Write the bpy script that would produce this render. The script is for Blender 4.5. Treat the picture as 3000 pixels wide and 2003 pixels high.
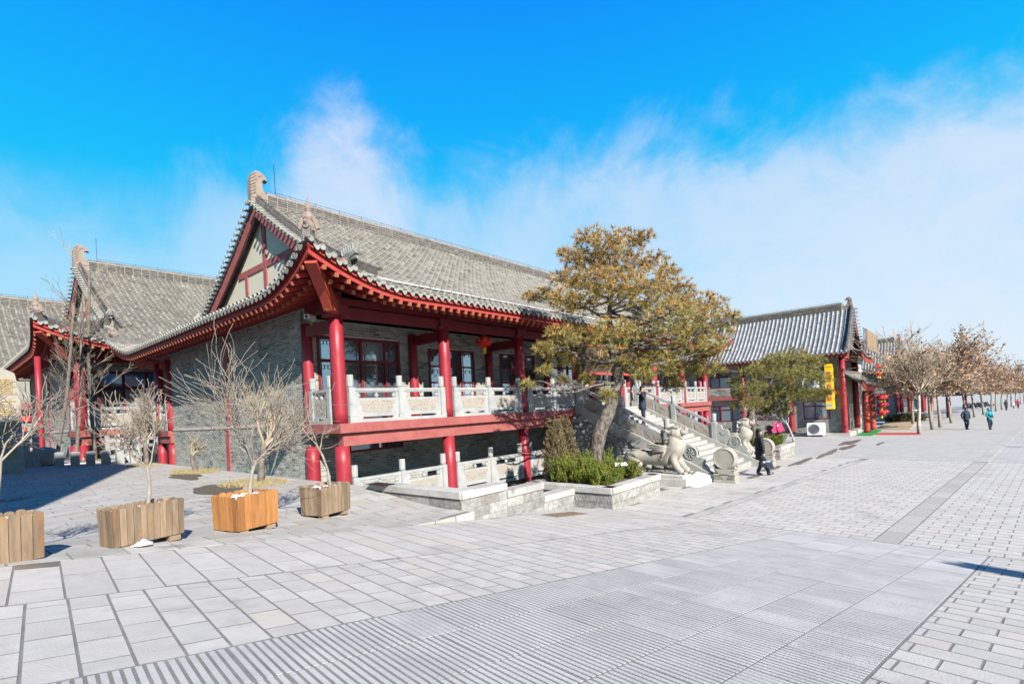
import bpy, math, random
import numpy as np
from mathutils import Vector, Matrix, Euler
from math import sin, cos, pi, radians, sqrt, atan2, tan, hypot
for o in list(bpy.data.objects): bpy.data.objects.remove(o)
SC = bpy.context.scene; COL = SC.collection
R = random.Random(7); NR = np.random.RandomState(5)
# ------------------------------------------------------------------ camera
H = 2.78; AZ = radians(40.8); TH = radians(3.02)
cam_d = bpy.data.cameras.new('camera'); cam = bpy.data.objects.new('camera', cam_d); COL.objects.link(cam)
fwd = Vector((cos(AZ), sin(AZ), 0)); rgt = Vector((sin(AZ), -cos(AZ), 0)); up = Vector((0, 0, 1))
r2 = rgt*cos(TH)-up*sin(TH); u2 = rgt*sin(TH)+up*cos(TH)
m = Matrix.Identity(4)
for i in range(3): m[i][0] = r2[i]; m[i][1] = u2[i]; m[i][2] = -fwd[i]
m[2][3] = H
cam.matrix_world = m
cam_d.lens = 18; cam_d.sensor_width = 36; cam_d.shift_y = 0.066; cam_d.clip_end = 3000; cam_d.clip_start = .05
SC.camera = cam
# ------------------------------------------------------------------ light
SUN_AZ = radians(68.5); SUN_EL = radians(31)
sd = bpy.data.lights.new('sun', 'SUN'); sd.energy = 5.0; sd.angle = radians(.5); sd.color = (1, .955, .88)
so = bpy.data.objects.new('sun', sd); COL.objects.link(so)
so.rotation_euler = Vector((cos(SUN_AZ)*cos(SUN_EL), sin(SUN_AZ)*cos(SUN_EL), -sin(SUN_EL))).to_track_quat('-Z', 'Y').to_euler()
so.location = (-20, -40, 30)
SC.view_settings.view_transform = 'Standard'; SC.view_settings.look = 'None'
SC.view_settings.exposure = 1.32; SC.view_settings.gamma = 1.0
try: SC.view_settings.use_curve_mapping = False
except Exception: pass
W = bpy.data.worlds.new('World'); SC.world = W; W.use_nodes = True
def build_world():
    nt = W.node_tree; N = nt.nodes; L = nt.links; N.clear()
    def nd(t, **k):
        n = N.new(t)
        for a, b in k.items(): setattr(n, a, b)
        return n
    def mth(op, a, b=None, c=None, clamp=False):
        n = nd('ShaderNodeMath', operation=op); n.use_clamp = clamp
        for i, v in enumerate((a, b, c)):
            if v is None: continue
            if isinstance(v, (int, float)): n.inputs[i].default_value = v
            else: L.new(v, n.inputs[i])
        return n.outputs[0]
    sky = nd('ShaderNodeTexSky', sky_type='NISHITA', sun_disc=False)
    sky.sun_elevation = SUN_EL; sky.sun_rotation = radians(199.5); sky.air_density = 1.0; sky.dust_density = .6; sky.ozone_density = 3.0
    tc = nd('ShaderNodeTexCoord'); sep = nd('ShaderNodeSeparateXYZ'); L.new(tc.outputs['Generated'], sep.inputs[0])
    hz = mth('SQRT', mth('ADD', mth('POWER', sep.outputs[0], 2), mth('POWER', sep.outputs[1], 2)))
    elev = mth('MULTIPLY', mth('ARCTAN2', sep.outputs[2], hz), 180/pi)      # degrees
    # azimuth to the right of the view axis, degrees
    az = mth('MULTIPLY', mth('ARCTAN2', sep.outputs[1], sep.outputs[0]), -180/pi)
    az = mth('ADD', az, 40.8)
    az = mth('WRAP', az, 180, -180)
    # deep saturated blue overhead, paler cyan lower down
    rp = nd('ShaderNodeValToRGB'); L.new(mth('DIVIDE', elev, 60, clamp=True), rp.inputs[0])
    e = rp.color_ramp.elements
    e[0].position = 0; e[0].color = (.60, .86, .97, 1)
    e[1].position = 1; e[1].color = (.0, .11, .50, 1)
    for p, c in ((.12, (.40, .78, .98)), (.26, (.11, .64, .98)), (.38, (.0, .535, .99)), (.48, (.0, .44, 1.0)), (.66, (.0, .29, 1.0)), (.78, (.0, .20, .74))):
        x = e.new(p); x.color = (*c, 1)
    # soft cloud bank
    mp = nd('ShaderNodeVectorMath', operation='NORMALIZE'); L.new(tc.outputs['Generated'], mp.inputs[0])
    def noise(scale, det, rough, dist=0, stretch=(1, 1, 1)):
        mm = nd('ShaderNodeMapping'); mm.inputs['Scale'].default_value = stretch; L.new(mp.outputs[0], mm.inputs[0])
        n = nd('ShaderNodeTexNoise'); n.inputs['Scale'].default_value = scale; n.inputs['Detail'].default_value = det
        n.inputs['Roughness'].default_value = rough; n.inputs['Distortion'].default_value = dist
        L.new(mm.outputs[0], n.inputs[0]); return n.outputs[0]
    fc = nd('ShaderNodeFloatCurve'); L.new(mth('DIVIDE', mth('ADD', az, 60), 120, clamp=True), fc.inputs[1])
    cv = fc.mapping.curves[0]
    # top of the cloud bank (elevation/60) against azimuth (-60..60 -> 0..1)
    P = [(0, .35), (.125, .37), (.25, .40), (.30, .44), (.345, .54), (.37, .53), (.41, .46), (.47, .45), (.54, .46), (.61, .465), (.70, .46), (.80, .44), (.88, .42), (1, .40)]
    cv.points[0].location = P[0]; cv.points[1].location = P[-1]
    for q in P[1:-1]: cv.points.new(*q)
    fc.mapping.update()
    top = mth('MULTIPLY', fc.outputs[0], 60)
    n1 = noise(6, 8, .62, .6, (1, 1, 1.0)); n2 = noise(2.2, 4, .5, .2); n3 = noise(9, 7, .6, .5, (1, 1, 1.4))
    top = mth('ADD', mth('ADD', top, mth('MULTIPLY', mth('SUBTRACT', n1, .5), 15)), mth('MULTIPLY', mth('SUBTRACT', n3, .5), 5))
    d = mth('SUBTRACT', top, elev)
    mask = nd('ShaderNodeMapRange', interpolation_type='SMOOTHERSTEP'); L.new(d, mask.inputs[0])
    mask.inputs[1].default_value = -2; mask.inputs[2].default_value = 9
    body = mth('MULTIPLY', mask.outputs[0], mth('ADD', -.05, mth('ADD', mth('MULTIPLY', mth('ADD', n1, n2), .72), mth('MULTIPLY', n3, .45)), clamp=True), clamp=True)
    # the bank is thinner to the left, thick white to the right
    thick = nd('ShaderNodeMapRange'); L.new(az, thick.inputs[0]); thick.inputs[1].default_value = -45; thick.inputs[2].default_value = 45
    thick.inputs[3].default_value = .30; thick.inputs[4].default_value = .70
    peak = nd('ShaderNodeMapRange', interpolation_type='SMOOTHERSTEP'); L.new(mth('ABSOLUTE', mth('ADD', az, 17)), peak.inputs[0])
    peak.inputs[1].default_value = 0; peak.inputs[2].default_value = 16; peak.inputs[3].default_value = .30; peak.inputs[4].default_value = 0
    body = mth('MULTIPLY', body, mth('ADD', thick.outputs[0], peak.outputs[0]), clamp=True)
    away = nd('ShaderNodeMapRange', interpolation_type='SMOOTHSTEP'); L.new(mth('ABSOLUTE', az), away.inputs[0])
    away.inputs[1].default_value = 62; away.inputs[2].default_value = 120; away.inputs[3].default_value = 1; away.inputs[4].default_value = .25
    body = mth('MULTIPLY', body, away.outputs[0])
    mx = nd('ShaderNodeMix', data_type='RGBA'); L.new(body, mx.inputs[0]); L.new(rp.outputs[0], mx.inputs[6])
    mx.inputs[7].default_value = (.90, .895, 1.0, 1)
    # Nishita light + the photographed sky colours
    sc = nd('ShaderNodeMix', data_type='RGBA', blend_type='MULTIPLY'); sc.inputs[0].default_value = 1
    L.new(sky.outputs[0], sc.inputs[6]); sc.inputs[7].default_value = (.10, .10, .10, 1)
    dim = nd('ShaderNodeMix', data_type='RGBA', blend_type='MULTIPLY'); dim.inputs[0].default_value = 1
    L.new(mx.outputs[2], dim.inputs[6]); dim.inputs[7].default_value = (.392, .392, .392, 1)
    fin = nd('ShaderNodeMix', data_type='RGBA'); fin.inputs[0].default_value = .965
    L.new(sc.outputs[2], fin.inputs[6]); L.new(dim.outputs[2], fin.inputs[7])
    bg = nd('ShaderNodeBackground'); bg.inputs[1].default_value = 1.0; L.new(fin.outputs[2], bg.inputs[0])
    out = nd('ShaderNodeOutputWorld'); L.new(bg.outputs[0], out.inputs[0])
build_world()
# ------------------------------------------------------------------ materials
MATS = {}
GA = .64
def mat(name, c1, c2=None, nscale=3., namt=.6, rough=.85, tint=.0, rnd=.0, bump=0., bscale=40., metal=0., spec=.3, c3=None, s3=.6, t3=.55, stretch=None, ftint=None, det=4, coat=0, wave=None):
    k_ = GA if name not in ('snow', 'white_plastic', 'yellow_sign') else .92
    c1, c2, c3, ftint = [tuple(v*k_ for v in q) if q else q for q in (c1, c2, c3, ftint)]
    mt = bpy.data.materials.new(name); mt.use_nodes = True; nt = mt.node_tree; N = nt.nodes; L = nt.links; N.clear()
    out = N.new('ShaderNodeOutputMaterial'); b = N.new('ShaderNodeBsdfPrincipled'); L.new(b.outputs[0], out.inputs[0])
    b.inputs['Roughness'].default_value = rough; b.inputs['Metallic'].default_value = metal
    b.inputs['Specular IOR Level'].default_value = spec
    if coat: b.inputs['Coat Weight'].default_value = coat; b.inputs['Coat Roughness'].default_value = .15
    g = N.new('ShaderNodeNewGeometry'); pos = g.outputs['Position']
    if stretch:
        mp = N.new('ShaderNodeMapping'); mp.inputs['Scale'].default_value = stretch; L.new(pos, mp.inputs[0]); pos = mp.outputs[0]
    def noise(s, d=4, r=.6):
        n = N.new('ShaderNodeTexNoise'); n.inputs['Scale'].default_value = s; n.inputs['Detail'].default_value = d; n.inputs['Roughness'].default_value = r
        L.new(pos, n.inputs[0]); return n.outputs[0]
    def rng(v, a, b2, c=0, d=1):
        n = N.new('ShaderNodeMapRange'); L.new(v, n.inputs[0])
        for i, x in enumerate((a, b2, c, d)): n.inputs[i+1].default_value = x
        return n.outputs[0]
    def mix(f, a, b2, bt='MIX'):
        n = N.new('ShaderNodeMix'); n.data_type = 'RGBA'; n.blend_type = bt
        if isinstance(f, (int, float)): n.inputs[0].default_value = f
        else: L.new(f, n.inputs[0])
        for i, v in ((6, a), (7, b2)):
            if isinstance(v, tuple): n.inputs[i].default_value = (*v[:3], 1)
            else: L.new(v, n.inputs[i])
        return n.outputs[2]
    col = c1
    if c2: col = mix(rng(noise(nscale, det), .5-.25/max(namt, .05)*.5, .5+.25/max(namt, .05)*.5), c1, c2)
    if c3: col = mix(rng(noise(s3, 5, .7), t3, t3+.12), col, c3)
    if tint or rnd:
        at = N.new('ShaderNodeAttribute'); at.attribute_name = 'tint'
        oi = N.new('ShaderNodeObjectInfo')
        a = N.new('ShaderNodeMath'); a.operation = 'MULTIPLY_ADD'; L.new(at.outputs['Fac'], a.inputs[0]); a.inputs[1].default_value = tint; a.inputs[2].default_value = 1
        r_ = N.new('ShaderNodeMath'); r_.operation = 'MULTIPLY_ADD'; L.new(oi.outputs['Random'], r_.inputs[0]); r_.inputs[1].default_value = rnd; L.new(a.outputs[0], r_.inputs[2])
        r3 = N.new('ShaderNodeMath'); r3.operation = 'SUBTRACT'; L.new(r_.outputs[0], r3.inputs[0]); r3.inputs[1].default_value = rnd/2
        cc = N.new('ShaderNodeCombineColor')
        for i in range(3): L.new(r3.outputs[0], cc.inputs[i])
        col = mix(1.0, col, cc.outputs[0], 'MULTIPLY')
    if ftint:   # hue shift for positive tints
        at2 = N.new('ShaderNodeAttribute'); at2.attribute_name = 'hue'
        col = mix(at2.outputs['Fac'], col, ftint)
    if isinstance(col, tuple): b.inputs['Base Color'].default_value = (*col[:3], 1)
    else: L.new(col, b.inputs['Base Color'])
    if bump:
        bp = N.new('ShaderNodeBump'); bp.inputs['Strength'].default_value = min(1, bump); bp.inputs['Distance'].default_value = .02*max(1, bump)
        L.new(noise(bscale, 5, .65), bp.inputs['Height']); L.new(bp.outputs[0], b.inputs['Normal'])
    MATS[name] = mt; return mt
M = {}
M['paver'] = mat('paver_stone', (.53, .50, .465), (.61, .575, .535), 5, .7, .85, .15, 0, .35, 60, ftint=(.62, .54, .45), c3=(.45, .42, .385), s3=.9, t3=.555)
M['slab'] = mat('ramp_slab_stone', (.49, .475, .465), (.59, .57, .545), 2.2, .8, .85, .12, 0, .3, 50, c3=(.41, .395, .39), s3=.8, t3=.58)
M['joint'] = mat('joint_sand', (.20, .19, .185), (.30, .285, .27), 4, .6, .95, bump=.5, bscale=80)
M['ground'] = mat('street_paving_far', (.50, .48, .45), (.57, .545, .51), .8, .6, .9, bump=.2)
M['plaza'] = mat('plaza_stone', (.42, .40, .375), (.51, .485, .45), 3, .7, .85, .2, 0, .35, 50, ftint=(.45, .37, .29))
M['wet'] = mat('wet_stone', (.16, .135, .12), (.23, .195, .165), 4, .7, .35, .1, bump=.2)
M['granite'] = mat('rough_granite', (.40, .375, .345), (.54, .505, .46), 30, .9, .9, .2, 0, .3, 45)
M['kerb'] = mat('kerb_stone', (.44, .42, .385), (.55, .53, .485), 3, .8, .85, .28, .12, .6, 35, c3=(.27, .25, .21), s3=2.2, t3=.60)
M['split'] = mat('split_faced_stone', (.30, .29, .265), (.47, .455, .42), 8, .9, .95, .4, .15, 2.5, 22, c3=(.58, .40, .20), s3=.9, t3=.64)
M['marble'] = mat('white_balustrade_stone', (.33, .34, .34), (.44, .44, .425), 3, .7, .6, .12, .08, .15, 40)
M['stair'] = mat('stair_stone', (.37, .365, .335), (.46, .45, .41), 4, .7, .75, .15, .08, .2, 40)
M['carved'] = mat('carved_stone', (.44, .38, .31), (.32, .30, .27), 14, .8, .8, 0, 0, 1.0, 16)
M['relief'] = mat('relief_stone', (.35, .355, .335), (.43, .43, .40), 9, .7, .8, 0, 0, .5, 40)
M['statue'] = mat('statue_stone', (.44, .405, .345), (.36, .33, .28), 4, .8, .85, 0, .1, .45, 26, c3=(.30, .285, .26), s3=1.8, t3=.60)
M['rubble'] = mat('quarry_block', (.20, .205, .20), (.42, .41, .37), 7, .9, .95, .5, .2, 1.5, 12, c3=(.55, .47, .36), s3=1.5, t3=.62)
M['cream'] = mat('cream_mortar', (.40, .365, .30), (.50, .455, .375), 8, .6, .9, bump=.3)
M['brick'] = mat('grey_brick', (.285, .285, .245), (.39, .385, .33), 3, .7, .9, .6, .25, .3, 80, c3=(.17, .18, .165), s3=.7, t3=.60)
M['mortar'] = mat('brick_mortar', (.50, .50, .455), (.58, .57, .52), 8, .6, .95, bump=.3)
M['string'] = mat('string_course', (.50, .42, .36), (.58, .50, .44), 5, .6, .85, bump=.2)
M['tile'] = mat('roof_tile', (.21, .195, .165), (.31, .29, .245), 2.5, .8, .85, .5, .2, .4, 60, c3=(.43, .40, .33), s3=.9, t3=.60)
M['tile_l'] = mat('roof_tile_pale', (.34, .345, .345), (.44, .435, .425), 3, .8, .8, .45, .2, .3, 60)
M['tile_d'] = mat('roof_tile_dark', (.16, .175, .205), (.24, .26, .29), 3, .8, .85, .4, .1, .3, 60)  # darker bluish tile tone for pans, base sheet and porch roofs
M['ridge'] = mat('ridge_tile', (.13, .12, .11), (.22, .20, .18), 6, .8, .85, .5, .2, .3, 60)
M['endtile'] = mat('end_tile', (.26, .27, .24), (.36, .36, .32), 12, .8, .85, .2, .3, .8, 60)
M['orn'] = mat('ridge_ornament', (.27, .205, .17), (.36, .285, .235), 5, .7, .85, 0, 0, .5, 40)
M['red'] = mat('red_column_paint', (.29, .017, .030), (.35, .030, .042), 1.3, .6, .45, 0, .06, .06, 30, spec=.35, c3=(.44, .07, .06), s3=1.6, t3=.60)
M['beam'] = mat('faded_red_beam', (.33, .085, .078), (.40, .13, .115), 3, .7, .7, 0, .1, .2, 30, spec=.25)
M['rafter'] = mat('red_rafter', (.45, .068, .052), (.38, .035, .03), 5, .7, .65, 0, .15, .15, 40, c3=(.62, .30, .22), s3=7, t3=.64)
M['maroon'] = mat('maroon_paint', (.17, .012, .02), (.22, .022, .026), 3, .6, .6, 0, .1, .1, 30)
M['orange'] = mat('orange_red_beam', (.50, .085, .05), (.43, .06, .042), 2, .7, .6, 0, 0, .1, 30, c3=(.62, .36, .22), s3=1.6, t3=.62)
M['gold'] = mat('gold_paint', (.48, .34, .13), (.36, .25, .10), 9, .7, .5, 0, .1)
M['plaster'] = mat('cream_plaster', (.62, .58, .44), (.68, .64, .51), 2, .7, .9, bump=.1)
M['white'] = mat('white_paint', (.75, .76, .77), (.70, .71, .72), 4, .6, .5, 0, .05)
M['glass'] = mat('window_glass', (.26, .32, .36), None, rough=.04, metal=.72, spec=.9)
M['glass_b'] = mat('window_glass_pale', (.62, .78, .86), None, rough=.05, metal=.7, spec=.9)
M['dark'] = mat('dark_interior', (.012, .012, .014), (.03, .028, .028), 2, .6, .9)
M['curtain'] = mat('blind_cloth', (.42, .52, .52), (.50, .60, .60), 6, .6, .85)
M['woodg'] = mat('weathered_board', (.22, .155, .10), (.33, .235, .15), 3, .9, .8, .3, .45, .35, 30, c3=(.42, .17, .05), s3=1.7, t3=.58, stretch=(6, 6, .8))
M['woodo'] = mat('orange_board', (.46, .215, .07), (.36, .145, .045), 3, .9, .6, .2, .35, .25, 30, c3=(.62, .42, .25), s3=2, t3=.66, stretch=(6, 6, .8))
M['woodf'] = mat('planter_foot', (.36, .27, .18), (.28, .2, .13), 6, .8, .85, 0, .2, .3)
M['soil'] = mat('soil', (.10, .08, .06), (.17, .14, .10), 12, .8, 1, bump=1)
M['snow'] = mat('snow', (.86, .88, .92), (.78, .81, .88), 9, .6, .7, bump=.8, bscale=20)
M['beamd'] = mat('plain_maroon', (.17, .012, .02), None)  # single flat maroon, no tone variation
M['bark'] = mat('pine_bark', (.07, .058, .05), (.25, .215, .18), 12, .95, .95, .3, 0, 3.0, 11, stretch=(1, 1, .5))
M['twig'] = mat('pale_twig_bark', (.25, .205, .16), (.38, .33, .275), 5, .8, .85, .3, .1)
M['twigd'] = mat('dark_trunk_bark', (.13, .105, .09), (.24, .20, .16), 5, .8, .9, .3, .1, .6, 30)
M['twigy'] = mat('yellow_twig_bark', (.36, .29, .20), (.46, .39, .29), 5, .8, .85, .3, .1)
M['plane'] = mat('whitewashed_bark', (.60, .57, .52), (.42, .37, .31), 4, .8, .85, .2, .15, .3)
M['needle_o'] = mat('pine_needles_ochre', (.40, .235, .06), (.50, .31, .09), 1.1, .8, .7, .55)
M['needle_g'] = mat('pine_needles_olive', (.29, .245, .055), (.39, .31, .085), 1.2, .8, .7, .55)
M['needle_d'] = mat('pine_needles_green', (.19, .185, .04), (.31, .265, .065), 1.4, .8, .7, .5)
M['juniper'] = mat('juniper_green', (.13, .19, .025), (.30, .31, .05), 3.5, .9, .7, .9)
M['arbor'] = mat('arborvitae_brown', (.20, .155, .075), (.27, .21, .11), 3, .8, .8, .5)
M['leaf'] = mat('dry_plane_leaf', (.46, .26, .155), (.56, .36, .24), 1.5, .8, .8, .6)
M['hedge'] = mat('hedge_leaf', (.10, .10, .04), (.22, .16, .05), 1.5, .8, .8, .5)
M['drygrass'] = mat('dry_grass', (.42, .33, .15), (.34, .28, .14), 4, .8, .9, .4)
M['lantern'] = mat('red_lantern_cloth', (.75, .012, .008), (.66, .01, .01), 3, .5, .45, 0, .05)
M['lantern2'] = mat('faded_lantern_cloth', (.72, .05, .05), (.62, .04, .05), 3, .5, .5)
M['yellow'] = mat('yellow_sign', (.86, .52, .0), None, rough=.4)
M['yfringe'] = mat('yellow_fringe', (.80, .50, .02), None, rough=.7)
M['signred'] = mat('sign_red', (.70, .02, .03), None, rough=.45)
M['purple'] = mat('sign_purple', (.35, .02, .14), None, rough=.5)
M['signdark'] = mat('dark_signboard', (.09, .055, .04), (.13, .08, .055), 4, .6, .6)
M['metal'] = mat('dark_metal', (.06, .06, .065), None, rough=.4, metal=.6)
M['steel'] = mat('steel', (.5, .5, .5), None, rough=.35, metal=.8)
M['plastic'] = mat('white_plastic', (.72, .73, .73), None, rough=.45)
M['pgrey'] = mat('grey_plastic', (.30, .31, .32), None, rough=.5)
M['green'] = mat('green_mat', (.02, .30, .07), (.02, .24, .06), 20, .5, .95)
M['redmat'] = mat('red_mat', (.60, .05, .05), None, rough=.9)
M['tan'] = mat('tan_deck', (.50, .38, .24), (.42, .31, .2), 5, .6, .85)
M['black'] = mat('black_cloth', (.022, .024, .030), (.035, .037, .045), 12, .6, .75, bump=.4)
M['navy'] = mat('navy_cloth', (.03, .045, .075), (.02, .03, .05), 12, .6, .8, bump=.3)
M['jeans'] = mat('dark_jeans', (.025, .04, .07), None, rough=.85)
M['teal'] = mat('turquoise_jacket', (.0, .32, .42), (.0, .26, .36), 9, .6, .6)
M['pink'] = mat('magenta_cloth', (.52, .02, .12), (.42, .02, .09), 9, .6, .7)
M['lime'] = mat('lime_cloth', (.16, .70, .06), None, rough=.7)
M['skin'] = mat('skin', (.52, .33, .24), None, rough=.55)
M['hair'] = mat('black_hair', (.012, .010, .010), None, rough=.45)
M['fur'] = mat('tan_fur', (.30, .22, .12), (.40, .30, .18), 30, .8, .95)
M['whitecloth'] = mat('white_cloth', (.68, .66, .62), None, rough=.8)
M['blueglass'] = mat('light_blue_bag', (.30, .45, .60), None, rough=.5)
M['leather'] = mat('black_leather', (.015, .015, .017), None, rough=.3, spec=.6)
M['rust'] = mat('rusty_iron', (.20, .14, .10), (.30, .22, .15), 20, .8, .9, bump=.6)
M['carved2'] = mat('lattice_cream', (.66, .63, .55), None, rough=.8)
# ------------------------------------------------------------------ mesh helpers
class MB:
    def __init__(s): s.V = []; s.Q = []; s.T = []; s.P = []; s.n = 0; s.qt = []; s.tt = []; s.pt = []; s.qm = []; s.tm = []; s.pm = []; s.smooth = False
    def add(s, V, Q=(), T=(), P=(), tint=0., mi=0):
        V = np.asarray(V, float).reshape(-1, 3); k = s.n; s.V.append(V); s.n += len(V)
        if len(Q): q = np.asarray(Q, int)+k; s.Q.append(q); s.qt.append(np.full(len(q), tint)); s.qm.append(np.full(len(q), mi))
        if len(T): q = np.asarray(T, int)+k; s.T.append(q); s.tt.append(np.full(len(q), tint)); s.tm.append(np.full(len(q), mi))
        for p in P: s.P.append([i+k for i in p]); s.pt.append(tint); s.pm.append(mi)
        return s
    def inst(s, V, Q, T, mats, tints, mi=0):
        """V (n,3) template, mats (k,3,4)"""
        V = np.asarray(V, float); mats = np.asarray(mats, float); k = len(mats)
        if k == 0: return s
        VV = np.einsum('kij,nj->kni', mats[:, :, :3], V)+mats[:, None, :, 3]
        off = (np.arange(k)*len(V))[:, None, None]; base = s.n
        s.V.append(VV.reshape(-1, 3)); s.n += k*len(V); tints = np.asarray(tints, float)
        if len(Q): q = (np.asarray(Q, int)[None]+off).reshape(-1, 4)+base; s.Q.append(q); s.qt.append(np.repeat(tints, len(Q))); s.qm.append(np.full(len(q), mi))
        if len(T): q = (np.asarray(T, int)[None]+off).reshape(-1, 3)+base; s.T.append(q); s.tt.append(np.repeat(tints, len(T))); s.tm.append(np.full(len(q), mi))
        return s
    def box(s, x0, y0, z0, x1, y1, z1, tint=0., mi=0, bot=True):
        V = [(x0, y0, z0), (x1, y0, z0), (x1, y1, z0), (x0, y1, z0), (x0, y0, z1), (x1, y0, z1), (x1, y1, z1), (x0, y1, z1)]
        Q = [(4, 5, 6, 7), (0, 1, 5, 4), (1, 2, 6, 5), (2, 3, 7, 6), (3, 0, 4, 7)]
        if bot: Q.append((0, 3, 2, 1))
        return s.add(V, Q, tint=tint, mi=mi)
    def bbox(s, x0, y0, z0, x1, y1, z1, b=.01, tint=0., mi=0):   # top-bevelled box
        V = [(x0, y0, z0), (x1, y0, z0), (x1, y1, z0), (x0, y1, z0), (x0, y0, z1-b), (x1, y0, z1-b), (x1, y1, z1-b), (x0, y1, z1-b),
             (x0+b, y0+b, z1), (x1-b, y0+b, z1), (x1-b, y1-b, z1), (x0+b, y1-b, z1)]
        Q = [(8, 9, 10, 11), (0, 1, 5, 4), (1, 2, 6, 5), (2, 3, 7, 6), (3, 0, 4, 7), (4, 5, 9, 8), (5, 6, 10, 9), (6, 7, 11, 10), (7, 4, 8, 11)]
        return s.add(V, Q, tint=tint, mi=mi)
    def hexa(s, pts, tint=0., mi=0):     # 4 bottom + 4 top points
        return s.add(pts, [(4, 5, 6, 7), (0, 1, 5, 4), (1, 2, 6, 5), (2, 3, 7, 6), (3, 0, 4, 7), (0, 3, 2, 1)], tint=tint, mi=mi)
    def beam(s, a, b, w, h, tint=0., mi=0, upv=(0, 0, 1)):
        a = Vector(a); b = Vector(b); d = (b-a).normalized(); u = Vector(upv); sd_ = d.cross(u)
        if sd_.length < 1e-4: sd_ = d.cross(Vector((1, 0, 0)))
        sd_.normalize(); u = sd_.cross(d); p = []
        for c in (a, b):
            for i, j in ((-1, -1), (1, -1), (1, 1), (-1, 1)): p.append(c+sd_*(i*w/2)+u*(j*h/2))
        return s.add([tuple(q) for q in p], [(0, 3, 2, 1), (4, 5, 6, 7), (0, 1, 5, 4), (1, 2, 6, 5), (2, 3, 7, 6), (3, 0, 4, 7)], tint=tint, mi=mi)
    def tube(s, pts, rad, n=6, tint=0., mi=0, cap=True):
        pts = [Vector(p) for p in pts]
        if not hasattr(rad, '__len__'): rad = [rad]*len(pts)
        V = []; k = len(pts); pu = None
        for i, p in enumerate(pts):
            d = (pts[min(i+1, k-1)]-pts[max(i-1, 0)])
            if d.length < 1e-9: d = Vector((0, 0, 1))
            d.normalize()
            if pu is None:
                pu = d.orthogonal().normalized()
            else:
                pu = (pu-d*pu.dot(d));
                if pu.length < 1e-6: pu = d.orthogonal()
                pu.normalize()
            w = d.cross(pu)
            for j in range(n):
                a = 2*pi*j/n; V.append(tuple(p+(pu*cos(a)+w*sin(a))*rad[i]))
        Q = [(i*n+j, i*n+(j+1) % n, (i+1)*n+(j+1) % n, (i+1)*n+j) for i in range(k-1) for j in range(n)]
        P = [list(range(n))[::-1], [(k-1)*n+j for j in range(n)]] if cap else []
        return s.add(V, Q, P=P, tint=tint, mi=mi)
    def lathe(s, prof, n=12, c=(0, 0, 0), axis='z', tint=0., mi=0, cap=True, sx=1, sy=1):
        V = []
        for r_, z in prof:
            for j in range(n):
                a = 2*pi*j/n; x, y = r_*cos(a)*sx, r_*sin(a)*sy
                v = (x, y, z) if axis == 'z' else ((z, x, y) if axis == 'x' else (y, z, x))
                V.append((v[0]+c[0], v[1]+c[1], v[2]+c[2]))
        k = len(prof)
        Q = [(i*n+j, i*n+(j+1) % n, (i+1)*n+(j+1) % n, (i+1)*n+j) for i in range(k-1) for j in range(n)]
        P = [list(range(n))[::-1], [(k-1)*n+j for j in range(n)]] if cap else []
        return s.add(V, Q, P=P, tint=tint, mi=mi)
    def prism(s, poly, depth, fn, tint=0., mi=0):
        """poly 2-D points, fn(u,v,w)->xyz"""
        n = len(poly); V = [fn(u, v, 0) for u, v in poly]+[fn(u, v, depth) for u, v in poly]
        return s.add(V, [(i, (i+1) % n, n+(i+1) % n, n+i) for i in range(n)], P=[list(range(n))[::-1], list(range(n, 2*n))], tint=tint, mi=mi)
    def sphere(s, c, r_, n=10, k=6, tint=0., mi=0, sc=(1, 1, 1)):
        prof = [(max(1e-4, sin(pi*i/k)), -cos(pi*i/k)) for i in range(k+1)]
        V = []
        for a_, z in prof:
            for j in range(n):
                a = 2*pi*j/n; V.append((c[0]+r_*a_*cos(a)*sc[0], c[1]+r_*a_*sin(a)*sc[1], c[2]+r_*z*sc[2]))
        return s.add(V, [(i*n+j, i*n+(j+1) % n, (i+1)*n+(j+1) % n, (i+1)*n+j) for i in range(k) for j in range(n)], tint=tint, mi=mi)
    def mesh(s, name, mats, origin=(0, 0, 0)):
        me = bpy.data.meshes.new(name)
        V = np.concatenate(s.V) if s.V else np.zeros((0, 3)); V = V-np.array(origin)
        parts = []; starts = []; tots = []; tints = []; mis = []; off = 0
        for arr, ti, ms, w in ((s.Q, s.qt, s.qm, 4), (s.T, s.tt, s.tm, 3)):
            if arr:
                a = np.concatenate(arr); parts.append(a.ravel()); k = len(a); starts.append(off+np.arange(k)*w); tots.append(np.full(k, w)); off += k*w
                tints.append(np.concatenate(ti)); mis.append(np.concatenate(ms))
        for p, ti, mi in zip(s.P, s.pt, s.pm):
            parts.append(np.array(p)); starts.append([off]); tots.append([len(p)]); off += len(p); tints.append([ti]); mis.append([mi])
        me.vertices.add(len(V)); me.vertices.foreach_set('co', V.astype(np.float32).ravel())
        if parts:
            lp = np.concatenate(parts).astype(np.int32); me.loops.add(len(lp)); me.loops.foreach_set('vertex_index', lp)
            st = np.concatenate(starts).astype(np.int32); me.polygons.add(len(st)); me.polygons.foreach_set('loop_start', st)
            me.polygons.foreach_set('material_index', np.concatenate(mis).astype(np.int32))
            me.polygons.foreach_set('use_smooth', np.full(len(st), bool(s.smooth)))
            t = np.concatenate(tints).astype(np.float32)
            if np.any(t): at = me.attributes.new('tint', 'FLOAT', 'FACE'); at.data.foreach_set('value', t)
            if getattr(s, 'hue', None) is not None:
                at = me.attributes.new('hue', 'FLOAT', 'FACE'); at.data.foreach_set('value', np.resize(np.asarray(s.hue, np.float32), len(st)))
        me.update(calc_edges=True); me.validate()
        if not isinstance(mats, (list, tuple)): mats = [mats]
        for q in mats: me.materials.append(M[q] if isinstance(q, str) else q)
        return me
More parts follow.
